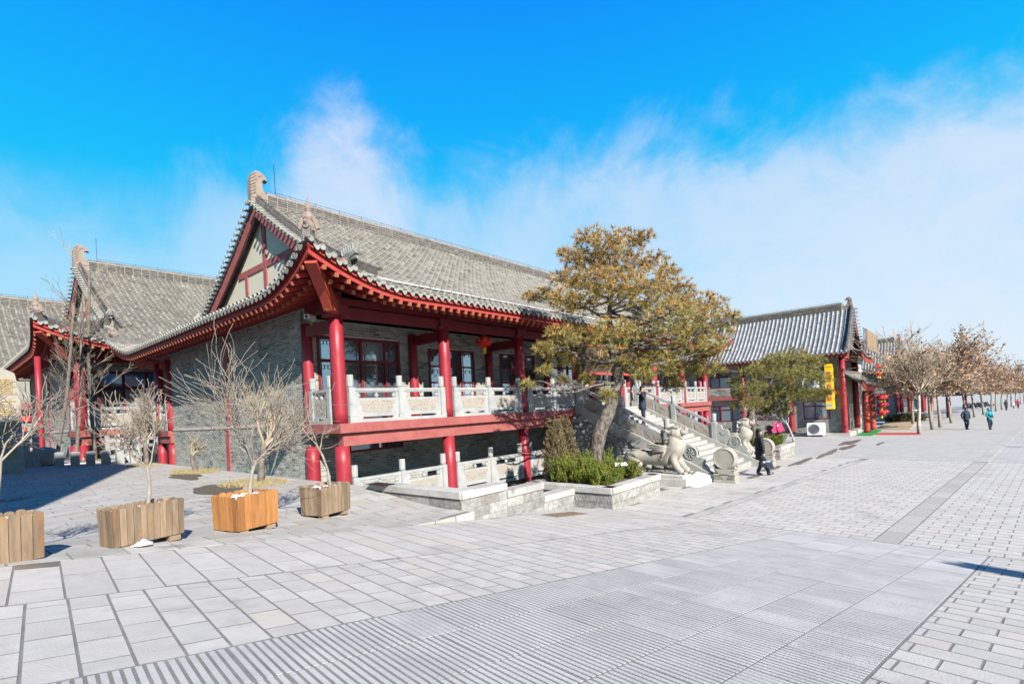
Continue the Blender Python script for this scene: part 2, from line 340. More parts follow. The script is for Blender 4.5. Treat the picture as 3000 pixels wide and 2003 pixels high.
def link(name, me, parent=None, loc=None, rotz=0, kind=None):
    o = bpy.data.objects.new(name, me); COL.objects.link(o)
    if parent is not None: o.parent = parent
    if loc is not None: o.location = loc
    if rotz: o.rotation_euler[2] = rotz
    if kind: o['kind'] = kind
    return o
def tag(o, label, cat, group=None):
    o['label'] = label; o['category'] = cat
    if group: o['group'] = group
    return o
def thing(name, label, cat, loc=(0, 0, 0), rotz=0, group=None, scale=1):
    o = bpy.data.objects.new(name, None); COL.objects.link(o); o.location = loc; o.rotation_euler[2] = rotz
    o.scale = (scale,)*3; o.empty_display_size = .2
    return tag(o, label, cat, group)
def copy_tree(o, parent=None):
    c = o.copy(); COL.objects.link(c); c.parent = parent
    for ch in list(o.children): copy_tree(ch, c)
    return c
def T4(x, y, z, rot=None, s=1):
    m3 = np.zeros((3, 4)); r_ = np.eye(3) if rot is None else np.array(rot); m3[:, :3] = r_*s; m3[:, 3] = (x, y, z); return m3
def rot3(ax, ay, az_): return np.array(Euler((ax, ay, az_)).to_matrix())
def text_mesh(txt, size, depth=.0, mat_='gold'):
    cu = bpy.data.curves.new('txt', 'FONT'); cu.body = txt; cu.size = size; cu.extrude = depth; cu.resolution_u = 2
    cu.align_x = 'CENTER'; cu.align_y = 'CENTER'
    o = bpy.data.objects.new('txt', cu); COL.objects.link(o)
    dg = bpy.context.evaluated_depsgraph_get(); me = bpy.data.meshes.new_from_object(o.evaluated_get(dg))
    bpy.data.objects.remove(o); me.materials.clear(); me.materials.append(M[mat_]); return me
def skinned(verts, edges, radii, sub=1, mat_='skin', root=0, name='skin'):
    me = bpy.data.meshes.new(name); me.from_pydata(verts, edges, []); o = bpy.data.objects.new(name, me); COL.objects.link(o)
    mo = o.modifiers.new('s', 'SKIN'); mo.use_smooth_shade = True
    lay = me.skin_vertices[0].data if me.skin_vertices else None
    if lay is None:
        bpy.context.view_layer.update(); lay = me.skin_vertices[0].data
    for i, r_ in enumerate(radii):
        lay[i].radius = r_ if hasattr(r_, '__len__') else (r_, r_); lay[i].use_root = (i == root)
    if sub: ms = o.modifiers.new('u', 'SUBSURF'); ms.levels = sub; ms.render_levels = sub
    dg = bpy.context.evaluated_depsgraph_get(); r_ = bpy.data.meshes.new_from_object(o.evaluated_get(dg)); bpy.data.objects.remove(o)
    r_.name = name; r_.materials.clear(); r_.materials.append(M[mat_])
    for p in r_.polygons: p.use_smooth = True
    return r_
# ------------------------------------------------------------------ ground model
SDX, SDY = cos(radians(-6.4)), sin(radians(-6.4)); TDX, TDY = sin(radians(6.4)), cos(radians(6.4))
FX, FY = 11.6, 2.48; KR = tan(radians(7.3)); KS = .015
def toST(x, y): return (x-FX)*SDX+(y-FY)*SDY, (x-FX)*TDX+(y-FY)*TDY
def fromST(s, t): return FX+s*SDX+t*TDX, FY+s*SDY+t*TDY
def zs(s): return -KR*s if s < 0 else -KS*s
def zstreet(x, y): return zs(toST(x, y)[0])
def smooth(a): a = max(0, min(1, a)); return a*a*(3-2*a)
def zplaza(x, y):
    e = zstreet(x, 7.2)
    if x > 5.8: e = max(e, zstreet(5.8, 7.2)+.02)
    return e+(1.13+.006*max(0, y-14)+.05*max(0, 6.5-x)*smooth((y-18)/12)-e)*smooth((y-7.8)/4.0)
# ================================================================== GROUND
def view_size(x, y, z=0.5):
    f = x*fwd.x+y*fwd.y
    if f < .5: return 0
    r_ = (x*rgt.x+y*rgt.y)/f
    zz = (z-H)/f
    if abs(r_) > 1.05 or zz < -.66: return 0
    return 1/f
def tmax(s, Y=7.3): return (Y-FY-s*SDY)/TDY
def zc(s): return zs(max(-14.5, min(260, s)))
def st_sheet(name, s_list, ta, tb, nt, matn, dz, geo=1):
    b = MB(); V = []; ns = len(s_list)
    for s in s_list:
        a = ta(s); c = tb(s)
        for j in range(nt+1):
            k = j/nt; t = a+(c-a)*k; x, y = fromST(s, t); V.append((x, y, zc(s)+dz))
    Q = [(i*(nt+1)+j, (i+1)*(nt+1)+j, (i+1)*(nt+1)+j+1, i*(nt+1)+j+1) for i in range(ns-1) for j in range(nt)]
    b.add(V, Q); return b
far_mat = M['ground']
def brickify(mt):
    nt = mt.node_tree; N = nt.nodes; L = nt.links; b = [n for n in N if n.type == 'BSDF_PRINCIPLED'][0]
    src = b.inputs['Base Color'].links[0].from_socket
    g = N.new('ShaderNodeNewGeometry'); mp = N.new('ShaderNodeMapping'); mp.inputs['Rotation'].default_value = (0, 0, radians(6.4)); L.new(g.outputs['Position'], mp.inputs[0])
    sw = N.new('ShaderNodeSeparateXYZ'); L.new(mp.outputs[0], sw.inputs[0]); cb = N.new('ShaderNodeCombineXYZ'); L.new(sw.outputs[1], cb.inputs[0]); L.new(sw.outputs[0], cb.inputs[1])
    br = N.new('ShaderNodeTexBrick'); L.new(cb.outputs[0], br.inputs[0]); br.inputs['Scale'].default_value = 1
    br.inputs['Brick Width'].default_value = .4; br.inputs['Row Height'].default_value = .27; br.inputs['Mortar Size'].default_value = .008
    br.inputs['Color1'].default_value = (1, 1, 1, 1); br.inputs['Color2'].default_value = (.86, .86, .86, 1); br.inputs['Mortar'].default_value = (.55, .55, .56, 1)
    mx = N.new('ShaderNodeMix'); mx.data_type = 'RGBA'; mx.blend_type = 'MULTIPLY'; mx.inputs[0].default_value = 1
    L.new(src, mx.inputs[6]); L.new(br.outputs[0], mx.inputs[7]); L.new(mx.outputs[2], b.inputs['Base Color'])
brickify(far_mat)
S1 = [-14.5, -7, 0]; SFAR = [15.9, 30, 60, 120, 260, 2200]
ramp = link('ramp', st_sheet('ramp', S1, lambda s: -30, lambda s: tmax(s), 1, 'joint', -.003).mesh('ramp', 'joint'), kind='structure')
street = link('street', st_sheet('street', [0, 15.9], lambda s: -30, lambda s: tmax(s), 1, 'joint', -.003).mesh('street', 'joint'), kind='structure')
g = st_sheet('g', SFAR, lambda s: -900, lambda s: 900, 1, 'ground', 0)
g.add(*[(st_sheet('g', [-200, -14.5], lambda s: -900, lambda s: tmax(s), 1, 'g', 0)).V[0], [(0, 2, 3, 1)]])
g.add(st_sheet('g', [-14.5, 0, 15.9], lambda s: -900, lambda s: -14, 1, 'g', .0).V[0], [(0, 2, 3, 1), (2, 4, 5, 3)])
g.add(st_sheet('g', [-.4, 15.9], lambda s: tmax(s), lambda s: 900, 1, 'g', -.004).V[0], [(0, 2, 3, 1)])
link('street_far', g.mesh('street_far', 'ground'), kind='structure')
# sunken passage along the hall
ps = MB(); ps.add([(7.0, 7.5, .22), (11.9, 7.5, .0), (11.9, 40, .0), (7.0, 40, .22)], [(0, 1, 2, 3)])
link('passage_floor', ps.mesh('passage_floor', 'plaza'), kind='structure')
def paver_geo(cor, dz, h=.03, b=.003):
    """cor: 4 xyz corners ccw -> bevelled slab"""
    c = np.array(cor, float); ctr = c.mean(0); top = c.copy(); d = ctr-c; d[:, 2] = 0
    L_ = np.linalg.norm(d, axis=1, keepdims=True); ins = c+d/L_*b*1.4
    lo = c.copy(); lo[:, 2] += dz-h; mid = c.copy(); mid[:, 2] += dz-b*.7; tp = ins; tp[:, 2] += dz
    V = np.concatenate([lo, mid, tp]); return V
PQ = [(8, 9, 10, 11)]+[(i, (i+1) % 4, 4+(i+1) % 4, 4+i) for i in range(4)]+[(4+i, 4+(i+1) % 4, 8+(i+1) % 4, 8+i) for i in range(4)]
def cells(u0, u1, du, v0, v1, dv, off=.5, jit=0., gap=.014):
    """rows of pitch du along u; stones of length dv along v, running bond"""
    out = []; i = 0; u = u0
    while u < u1-1e-6:
        ue = min(u+du, u1); v = v0-(dv*off if i % 2 else 0)+R.uniform(-jit, jit)*dv
        while v < v1:
            a = max(v, v0); c = min(v+dv, v1)
            if c-a > .05: out.append((u+gap/2, ue-gap/2, a+gap/2, c-gap/2))
            v += dv
        u += du; i += 1
    return out
def lay(parent, cs, matn, name, limit=300, conv=None, dzj=.0006, hueP=.10, skip=None, wet=None, b=.003, clipY=None):
    """place stones: the nearest as objects, the rest as one mesh"""
    items = []
    for s0, s1, t0, t1 in cs:
        if clipY:
            t1 = min(t1, tmax(s0, clipY), tmax(s1, clipY))
            if t1-t0 < .04: continue
        if conv: cor = [conv(s0, t0), conv(s1, t0), conv(s1, t1), conv(s0, t1)]
        else:
            cor = []
            for s, t in ((s0, t0), (s1, t0), (s1, t1), (s0, t1)):
                x, y = fromST(s, t); cor.append((x, y, zs(s)))
        cx = sum(c[0] for c in cor)/4; cy = sum(c[1] for c in cor)/4; cz = sum(c[2] for c in cor)/4
        if skip and skip(cx, cy): continue
        items.append((view_size(cx, cy, cz), cor, (cx, cy, cz)))
    items.sort(key=lambda q: -q[0]); rest = MB(); rh = []
    for i, (v, cor, c) in enumerate(items):
        V = paver_geo(cor, R.uniform(-dzj, dzj), b=b); tint = R.uniform(-.5, .5)
        r_ = R.random(); hue = (R.uniform(.2, .6) if r_ < hueP else R.uniform(0, .12))
        w = wet and wet(*c)
        if i < limit and v > 0:
            mb = MB(); mb.add(V, PQ[:1], tint=tint); mb.add(V, PQ[1:], mi=1); mb.hue = [hue]
            link(name, mb.mesh(name, ['wet' if w else matn, 'joint'], origin=c), parent, c)
        else:
            rest.add(V, PQ[:1], tint=tint, mi=1 if w else 0); rest.add(V, PQ[1:], mi=2); rh += [hue]*9
    if rest.n:
        rest.hue = rh; link(name+'_field', rest.mesh(name+'_field', [matn, 'wet', 'joint']), parent, kind='stuff')
# grooved ramp slabs
LT = [-2.83, -2.28, -1.75, -1.22, -.61, 0]
for k in range(5):
    s = -13.9+R.uniform(0, .5)
    while s < -.02:
        L_ = R.choice([1.08, 1.08, .54, 1.08]); e = min(s+L_, -.01)
        if 0-e < .2: e = -.01
        s0, s1, t0, t1 = s+.005, e-.005, LT[k]+.004, LT[k+1]-.004; mb = MB(); tint = R.uniform(-.5, .5); dz = R.uniform(-.0006, .001)
        cor = [(*fromST(a, b_), zs(a)) for a, b_ in ((s0, t0), (s1, t0), (s1, t1), (s0, t1))]; ctr = tuple(np.mean(cor, 0))
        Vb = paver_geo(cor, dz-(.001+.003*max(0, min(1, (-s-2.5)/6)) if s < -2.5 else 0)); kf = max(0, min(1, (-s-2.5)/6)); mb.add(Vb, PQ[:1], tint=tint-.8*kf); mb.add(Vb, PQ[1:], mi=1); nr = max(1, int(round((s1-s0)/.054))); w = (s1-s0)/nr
        for i in (range(nr) if s < -2.5 else ()):
            a = s0+i*w+.009; c2 = s0+(i+1)*w-.011
            q = [(*fromST(u, v_), zs(u)) for u, v_ in ((a, t0+.002), (c2, t0+.002), (c2, t1-.002), (a, t1-.002))]
            wear = R.uniform(-.0015, .0005)
            Vr = paver_geo(q, dz+.0012+wear, h=.007, b=.002); mb.add(Vr, PQ[:1], tint=tint); mb.add(Vr, PQ[1:], tint=tint-1.0*kf)  # groove floors and rib sides tinted darker: recess shade put into the colour
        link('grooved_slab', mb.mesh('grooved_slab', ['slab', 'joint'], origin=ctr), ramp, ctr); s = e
cs = cells(-13.9, -.01, .252, .008, 1.85, .42)+cells(-13.9, -.01, .345, 1.86, 5.6, .97, jit=.05)
outY = lambda x, y: y > 7.28
def wetf(x, y, z):
    s, t = toST(x, y); return s < -11.2 and y > 6.95
lay(ramp, cs+cells(-13.9, -.01, .27, -7.5, -2.84, .40), 'paver', 'paving_stone', wet=wetf, clipY=7.285)
lay(street, cells(.01, 15.8, .27, -1.24, 2.24, .40)+cells(.01, 15.8, .27, -13, -1.63, .40)+cells(.01, 15.8, .52, 2.52, 5.4, 1.25, jit=.1), 'paver', 'paving_stone', skip=lambda x, y: y > 7.2)
lay(street, [(s, s+.98, 2.255, 2.505) for s in np.arange(.02, 15, 1.0)], 'kerb', 'band_stone')
lay(street, [(s, s+.97, -1.615, -1.255) for s in np.arange(.02, 15.2, .98)], 'granite', 'drain_stone', hueP=.4)
dr = MB()
for s in np.arange(16, 110, 1.0):
    cor = [(*fromST(a, b_), zs(a)) for a, b_ in ((s, -1.615), (s+.98, -1.615), (s+.98, -1.255), (s, -1.255))]; dr.add(paver_geo(cor, .008), PQ, tint=R.uniform(-.5, .5))
link('drain_strip', dr.mesh('drain_strip', 'granite'), street, kind='stuff')
# plaza to the left of the hall
xs_ = [-80, -30, -10]+list(np.arange(-4, 5.8, .7))+[5.8, 6.4, 7.05]; ys_ = [7.3]+list(np.arange(7.8, 14, .5))+[14, 20, 30, 60, 160]
pz = MB(); V = [(x, y, zplaza(x, y)-.012) for y in ys_ for x in xs_]; nx = len(xs_)
pz.add(V, [(j*nx+i, j*nx+i+1, (j+1)*nx+i+1, (j+1)*nx+i) for j in range(len(ys_)-1) for i in range(nx-1)])
plaza = link('plaza', pz.mesh('plaza', 'joint'), kind='structure')
lay(plaza, [(c[2], c[3], c[0], c[1]) for c in cells(7.75, 34, .36, -1.5, 7.0, .82, jit=.12)], 'plaza', 'paving_stone', conv=lambda x, y: (x, y, zplaza(x, y)), hueP=.22)
# edge stones between ramp and plaza, then the steeper hatched edging
eb = [(x, x+.5) for x in np.arange(-1.5, 6.9, .51)]
for a, c in eb:
    mb = MB(); za, zb = zstreet(a, 7.5)-.2, zstreet(c, 7.5)-.2
    ta_, tb_ = (zplaza(a, 7.76)+.01, zplaza(c, 7.76)+.01); fa, fb = zstreet(a, 7.3)+.002, zstreet(c, 7.3)+.002
    if a > 5.0: fa, fb = max(fa, ta_-.03*(1)), max(fb, tb_-.03)
    mb.hexa([(a, 7.3, za), (c-.012, 7.3, zb), (c-.012, 7.74, zb), (a, 7.74, za), (a, 7.3, fa), (c-.012, 7.3, fb), (c-.012, 7.74, tb_), (a, 7.74, ta_)], tint=R.uniform(-.5, .5))
    o_ = ((a+c)/2, 7.5, fa); link('edge_stone', mb.mesh('edge_stone', 'kerb', origin=o_), plaza, o_)
def blob(name, cx, cy, rx, ry, matn, zf, parent=None, n=26, thick=.006, kind='stuff', seed=1, rag=.35):
    r_ = random.Random(seed); ph = [r_.uniform(0, 6.3) for _ in range(5)]; ring = []
    for i in range(n):
        a = 2*pi*i/n; k = 1+rag*sum(sin((j+2)*a+ph[j])/(j+1.6) for j in range(5)); x = cx+rx*k*cos(a); y = cy+ry*k*sin(a); ring.append((x, y, zf(x, y)+thick))
    mb = MB(); mb.add(ring+[(cx, cy, zf(cx, cy)+thick)], T=[(i, (i+1) % n, n) for i in range(n)])
    return link(name, mb.mesh(name, matn), parent, kind=kind)
for i, (x, y, rx, ry) in enumerate([(17.2, 6.75, .9, .16), (20.3, 6.35, 1.0, .18), (19.6, 5.6, .5, .12), (22.6, 5.75, 1.3, .22), (25.5, 5.2, 1.6, .2), (30, 4.9, 2.2, .22), (34, 4.6, 1.8, .25), (38, 5.0, 2.5, .35), (37, 3.4, 1.2, .12)]):
    blob('puddle', x, y, rx, ry, 'wet', zstreet, seed=i+3, thick=.014)
blob('soil_patch', 4.9, 14.2, .5, 1.4, 'soil', zplaza, seed=31, thick=.012); blob('soil_patch', 5.6, 19.0, .35, 1.3, 'soil', zplaza, seed=32, thick=.012)
# ================================================================== HALL BUILDER
def brick_wall(parent, name, fn, U, Z0, Z1, holes=(), lod=0, limit=300, bl=.27, bh=.078, gap=.014, matb='brick', thick=.28, capw=True, vis=None):
    """fn(u, w, z) -> xyz ; w is distance outwards from the wall face"""
    core = MB()
    def rect(u0, u1, z0, z1):
        if u1-u0 < .01 or z1-z0 < .01: return
        core.hexa([fn(u0, 0, z0), fn(u1, 0, z0), fn(u1, -thick, z0), fn(u0, -thick, z0), fn(u0, 0, z1), fn(u1, 0, z1), fn(u1, -thick, z1), fn(u0, -thick, z1)])
    cuts = sorted(set([0, U]+[h[0] for h in holes]+[h[1] for h in holes]))
    for a, b in zip(cuts[:-1], cuts[1:]):
        zz = Z0
        for h in sorted([h for h in holes if h[0] <= a+1e-6 and h[1] >= b-1e-6], key=lambda q: q[2]):
            rect(a, b, zz, h[2]); zz = h[3]
        rect(a, b, zz, Z1)
    w = link(name, core.mesh(name, 'mortar'), parent)
    items = []; z = Z0; i = 0
    while z+bh*.5 < Z1:
        zt = min(z+bh, Z1); u = -bl/2 if i % 2 else 0
        while u < U:
            segs = [(max(u, 0)+gap/2, min(u+bl, U)-gap/2)]
            for h in holes:
                if zt > h[2]+.005 and z < h[3]-.005:
                    ns = []
                    for a, b in segs:
                        if b <= h[0] or a >= h[1]: ns.append((a, b))
                        else:
                            if a < h[0]: ns.append((a, h[0]))
                            if b > h[1]: ns.append((h[1], b))
                    segs = ns
            for a, b in segs:
                if b-a > .03: items.append((a, b, z+gap/2, zt-gap/2))
            u += bl
        z += bh; i += 1
    out = []
    ph = R.uniform(0, 9)
    for a, b, c, d in items:
        p = R.uniform(.004, .009); q = [fn(a, 0, c), fn(b, 0, c), fn(b, 0, d), fn(a, 0, d), fn(a+.003, p, c+.003), fn(b-.003, p, c+.003), fn(b-.003, p, d-.003), fn(a+.003, p, d-.003)]
        t = R.uniform(-.45, .45)+(-.55 if (sin(a*1.7+ph)*sin(c*3.1+ph) > .35 and R.random() < .5) else 0)
        out.append((q, t))
    if vis: out.sort(key=lambda o: vis(o[0][0]))
    F = [(4, 5, 6, 7), (0, 1, 5, 4), (1, 2, 6, 5), (2, 3, 7, 6), (3, 0, 4, 7)]
    rest = MB()
    for i, (q, t) in enumerate(out):
        if lod == 0 and i < limit:
            mb = MB(); mb.add(q, F, tint=t); c = q[0]; link('brick', mb.mesh('brick', matb, origin=c), w, c)
        else: rest.add(q, F, tint=t)
    link('brickwork', rest.mesh('brickwork', matb), w, kind='stuff')
    return w
_cache = {}
def cached(key, f):
    if key not in _cache: _cache[key] = f()
    return _cache[key]
def post_mesh():
    mb = MB(); mb.box(-.09, -.09, 0, .09, .09, .93); mb.box(-.075, -.1, .18, .075, .1, .8, tint=.3); mb.box(-.1, -.075, .18, .1, .075, .8, tint=.3)
    mb.box(-.1, -.1, .0, .1, .1, .14); mb.box(-.08, -.08, .93, .08, .08, .955)
    prof = [(.06, .955), (.075, .97), (.088, 1.0), (.09, 1.27), (.08, 1.29)]; n = 20; V = []
    for r_, z in prof:
        for j in range(n): a = 2*pi*j/n; rr = r_*(1 if j % 2 else .90); V.append((rr*cos(a), rr*sin(a), z))
    k = len(prof); mb.add(V, [(i*n+j, i*n+(j+1) % n, (i+1)*n+(j+1) % n, (i+1)*n+j) for i in range(k-1) for j in range(n)], P=[[(k-1)*n+j for j in range(n)]])
    return mb.mesh('post', 'marble')
def vine(mb, x0, x1, z0, z1, y, mi, seed, r_=.009, n=5):
    rr = random.Random(seed)
    for k in range(n):
        u = rr.uniform(x0, x1); v = rr.uniform(z0, z1); a = rr.uniform(0, 6.3); pts = []
        for i in range(7):
            pts.append((min(max(u, x0), x1), y, min(max(v, z0), z1))); u += .055*cos(a); v += .045*sin(a); a += rr.uniform(-.2, 1.1)
        mb.tube(pts, [r_, r_*1.2, r_*1.2, r_, r_, r_*.8, r_*.5], 4, mi=mi)
        for q in pts[1::2]: mb.sphere((q[0]+rr.uniform(-.02, .02), y, q[2]+.02), .022, 5, 3, mi=mi, sc=(1.4, .45, .8))
def panel_mesh(l, seed):
    mb = MB(); mb.box(0, -.1, 0, l, .1, .09, tint=.2); mb.box(0, -.055, .15, l, .055, .66)
    mb.box(.03, -.07, .09, .22, .07, .15); mb.box(l-.22, -.07, .09, l-.03, .07, .15)
    mb.box(0, -.055, .66, .10, .055, .86); mb.box(l-.10, -.055, .66, l, .055, .86)
    for c in (l/2, .13, l-.13):
        mb.lathe([(.03, .66), (.055, .70), (.06, .74), (.03, .79), (.05, .84), (.07, .86)], 8, (c, 0, 0), cap=False)
    mb.hexa([(0, -.055, .82), (l, -.055, .82), (l, .055, .82), (0, .055, .82), (0, -.055, .86), (l, -.055, .86), (l, .055, .86), (0, .055, .86)])
    mb.box(0, -.075, .86, l, .075, .93, tint=.2)
    for sgn in (-1, 1):
        y = .055*sgn; poly = [(.10, .60), (.16, .57), (.14, .52), (.20, .46), (.19, .40), (.26, .34), (.28, .27), (l-.28, .27), (l-.26, .34), (l-.19, .40), (l-.20, .46), (l-.14, .52), (l-.16, .57), (l-.10, .60)]
        if l < .8: poly = [(.1, .60), (.14, .25), (l-.14, .25), (l-.1, .60)]
        mb.prism(poly[::sgn], .006*sgn, lambda u, v, w: (u, y+w, v), mi=1)
        vine(mb, .24, max(l-.24, .3), .31, .56, y+.008*sgn, 1, seed+(sgn > 0), n=6)
    return mb.mesh('panel', ['marble', 'carved'])
def balustrade(parent, p0, p1, z, n, ends=(1, 1), zf=None, name='balustrade'):
    p0 = Vector((*p0, z)); p1 = Vector((*p1, z)); d = p1-p0; Lt = d.length; ang = atan2(d.y, d.x)
    root = link(name, None, parent, p0, ang); root.empty_display_size = .1
    pm = cached('post', post_mesh); l = (Lt-.18*(n+1))/n
    for i in range(n+1):
        if (i == 0 and not ends[0]) or (i == n and not ends[1]): continue
        link('post', pm, root, (.09+i*(l+.18), 0, 0))
    for i in range(n):
        k = round(l, 2); link('panel', cached(('pan', k, i % 3), lambda: panel_mesh(l, int(k*100)+i)), root, (.18+i*(l+.18), 0, 0))
    return root
def window(parent, fn, u0, u1, z0, z1, cols, rows, fw=.06, pane='glass', lattice=False, rot_normal=None, name='window', depth=.08, curtain=0):
    """fn(u,w,z); cols/rows: relative positions of mullions. frame + one child per pane"""
    f = MB()
    def bar(a, b, c, d, w0=-depth, w1=.02):
        f.hexa([fn(a, w1, c), fn(b, w1, c), fn(b, w0, c), fn(a, w0, c), fn(a, w1, d), fn(b, w1, d), fn(b, w0, d), fn(a, w0, d)])
    us = [u0]+[u0+(u1-u0)*c for c in cols]+[u1]; zs_ = [z0]+[z0+(z1-z0)*c for c in rows]+[z1]
    bar(u0, u1, z0, z0+fw); bar(u0, u1, z1-fw, z1); bar(u0, u0+fw, z0+fw, z1-fw); bar(u1-fw, u1, z0+fw, z1-fw)
    for c in us[1:-1]: bar(c-fw/2, c+fw/2, z0+fw, z1-fw, -depth+.01, .012)
    for i in range(len(us)-1):
        for c in zs_[1:-1]: bar(us[i]+fw*(.5 if i else 1), us[i+1]-fw*(.5 if i < len(us)-2 else 1), c-fw/2, c+fw/2, -depth+.01, .010)
    w = link(name, f.mesh(name, 'maroon'), parent)
    for i in range(len(us)-1):
        for j in range(len(zs_)-1):
            a, b, c, d = us[i]+fw*.4, us[i+1]-fw*.4, zs_[j]+fw*.4, zs_[j+1]-fw*.4; mb = MB()
            tl = R.uniform(-.006, .006)
            pm = 'curtain' if (curtain and (i+j*2) % 4 == 1) else ('glass_b' if R.random() < .45 else pane)
            mb.hexa([fn(a, -.04+tl, c), fn(b, -.04-tl, c), fn(b, -.05-tl, c), fn(a, -.05+tl, c), fn(a, -.04, d), fn(b, -.04, d), fn(b, -.05, d), fn(a, -.05, d)])
            link('pane', mb.mesh('pane', pm), w)
            if lattice and b-a > .25 and d-c > .25:
                lt = MB(); t = .012
                def lb(a1, b1, c1, d1): lt.hexa([fn(a1, -.02, c1), fn(b1, -.02, c1), fn(b1, -.034, c1), fn(a1, -.034, c1), fn(a1, -.02, d1), fn(b1, -.02, d1), fn(b1, -.034, d1), fn(a1, -.034, d1)])
                q = .1
                lb(a+q, a+q+t, c, d); lb(b-q-t, b-q, c, d); lb(a, a+q, d-q-t, d-q); lb(a+q+t, b-q-t, d-q-t, d-q); lb(b-q, b, d-q-t, d-q)
                lb(a+q+t, a+2*q, d-2*q-t, d-2*q); lb(a+2*q, a+2*q+t, d-2*q-t, d-q-t); lb(b-2*q, b-q-t, d-2*q-t, d-2*q); lb(b-2*q-t, b-2*q, d-2*q-t, d-q-t)
                link('lattice', lt.mesh('lattice', 'maroon'), w)
    return w
def disc_mesh():
    mb = MB(); mb.lathe([(.001, .0), (.052, .0), (.058, -.006), (.066, -.008), (.075, 0), (.078, .03), (.001, .035)], 10, axis='y', cap=False)
    return mb.mesh('end_tile', 'endtile')
def drip_mesh():
    mb = MB(); mb.prism([(-.085, .05), (-.075, -.02), (-.035, -.075), (0, -.10), (.035, -.075), (.075, -.02), (.085, .05), (0, .015)], .02, lambda u, v, w: (u, w, v))
    return mb.mesh('drip_tile', 'endtile')
def rafter_mesh(l=1.2):
    mb = MB(); w = .05; mb.box(-w, 0, -w, w, l, w)
    mb.box(-w*.96, -.004, -w*.96, w*.96, 0, w*.96, mi=1)
    mb.box(-w*.78, -.006, -w*.78, w*.78, -.004, w*.78, mi=0); mb.box(-w*.35, -.008, -w*.12, w*.35, -.006, w*.12, mi=1); mb.box(-w*.12, -.0095, -w*.35, w*.12, -.008, w*.35, mi=1)
    return mb.mesh('rafter', ['rafter', 'gold', 'maroon'])
def slope_frames(P, side, lod):
    """tile columns on one slope: yields (a, smax)"""
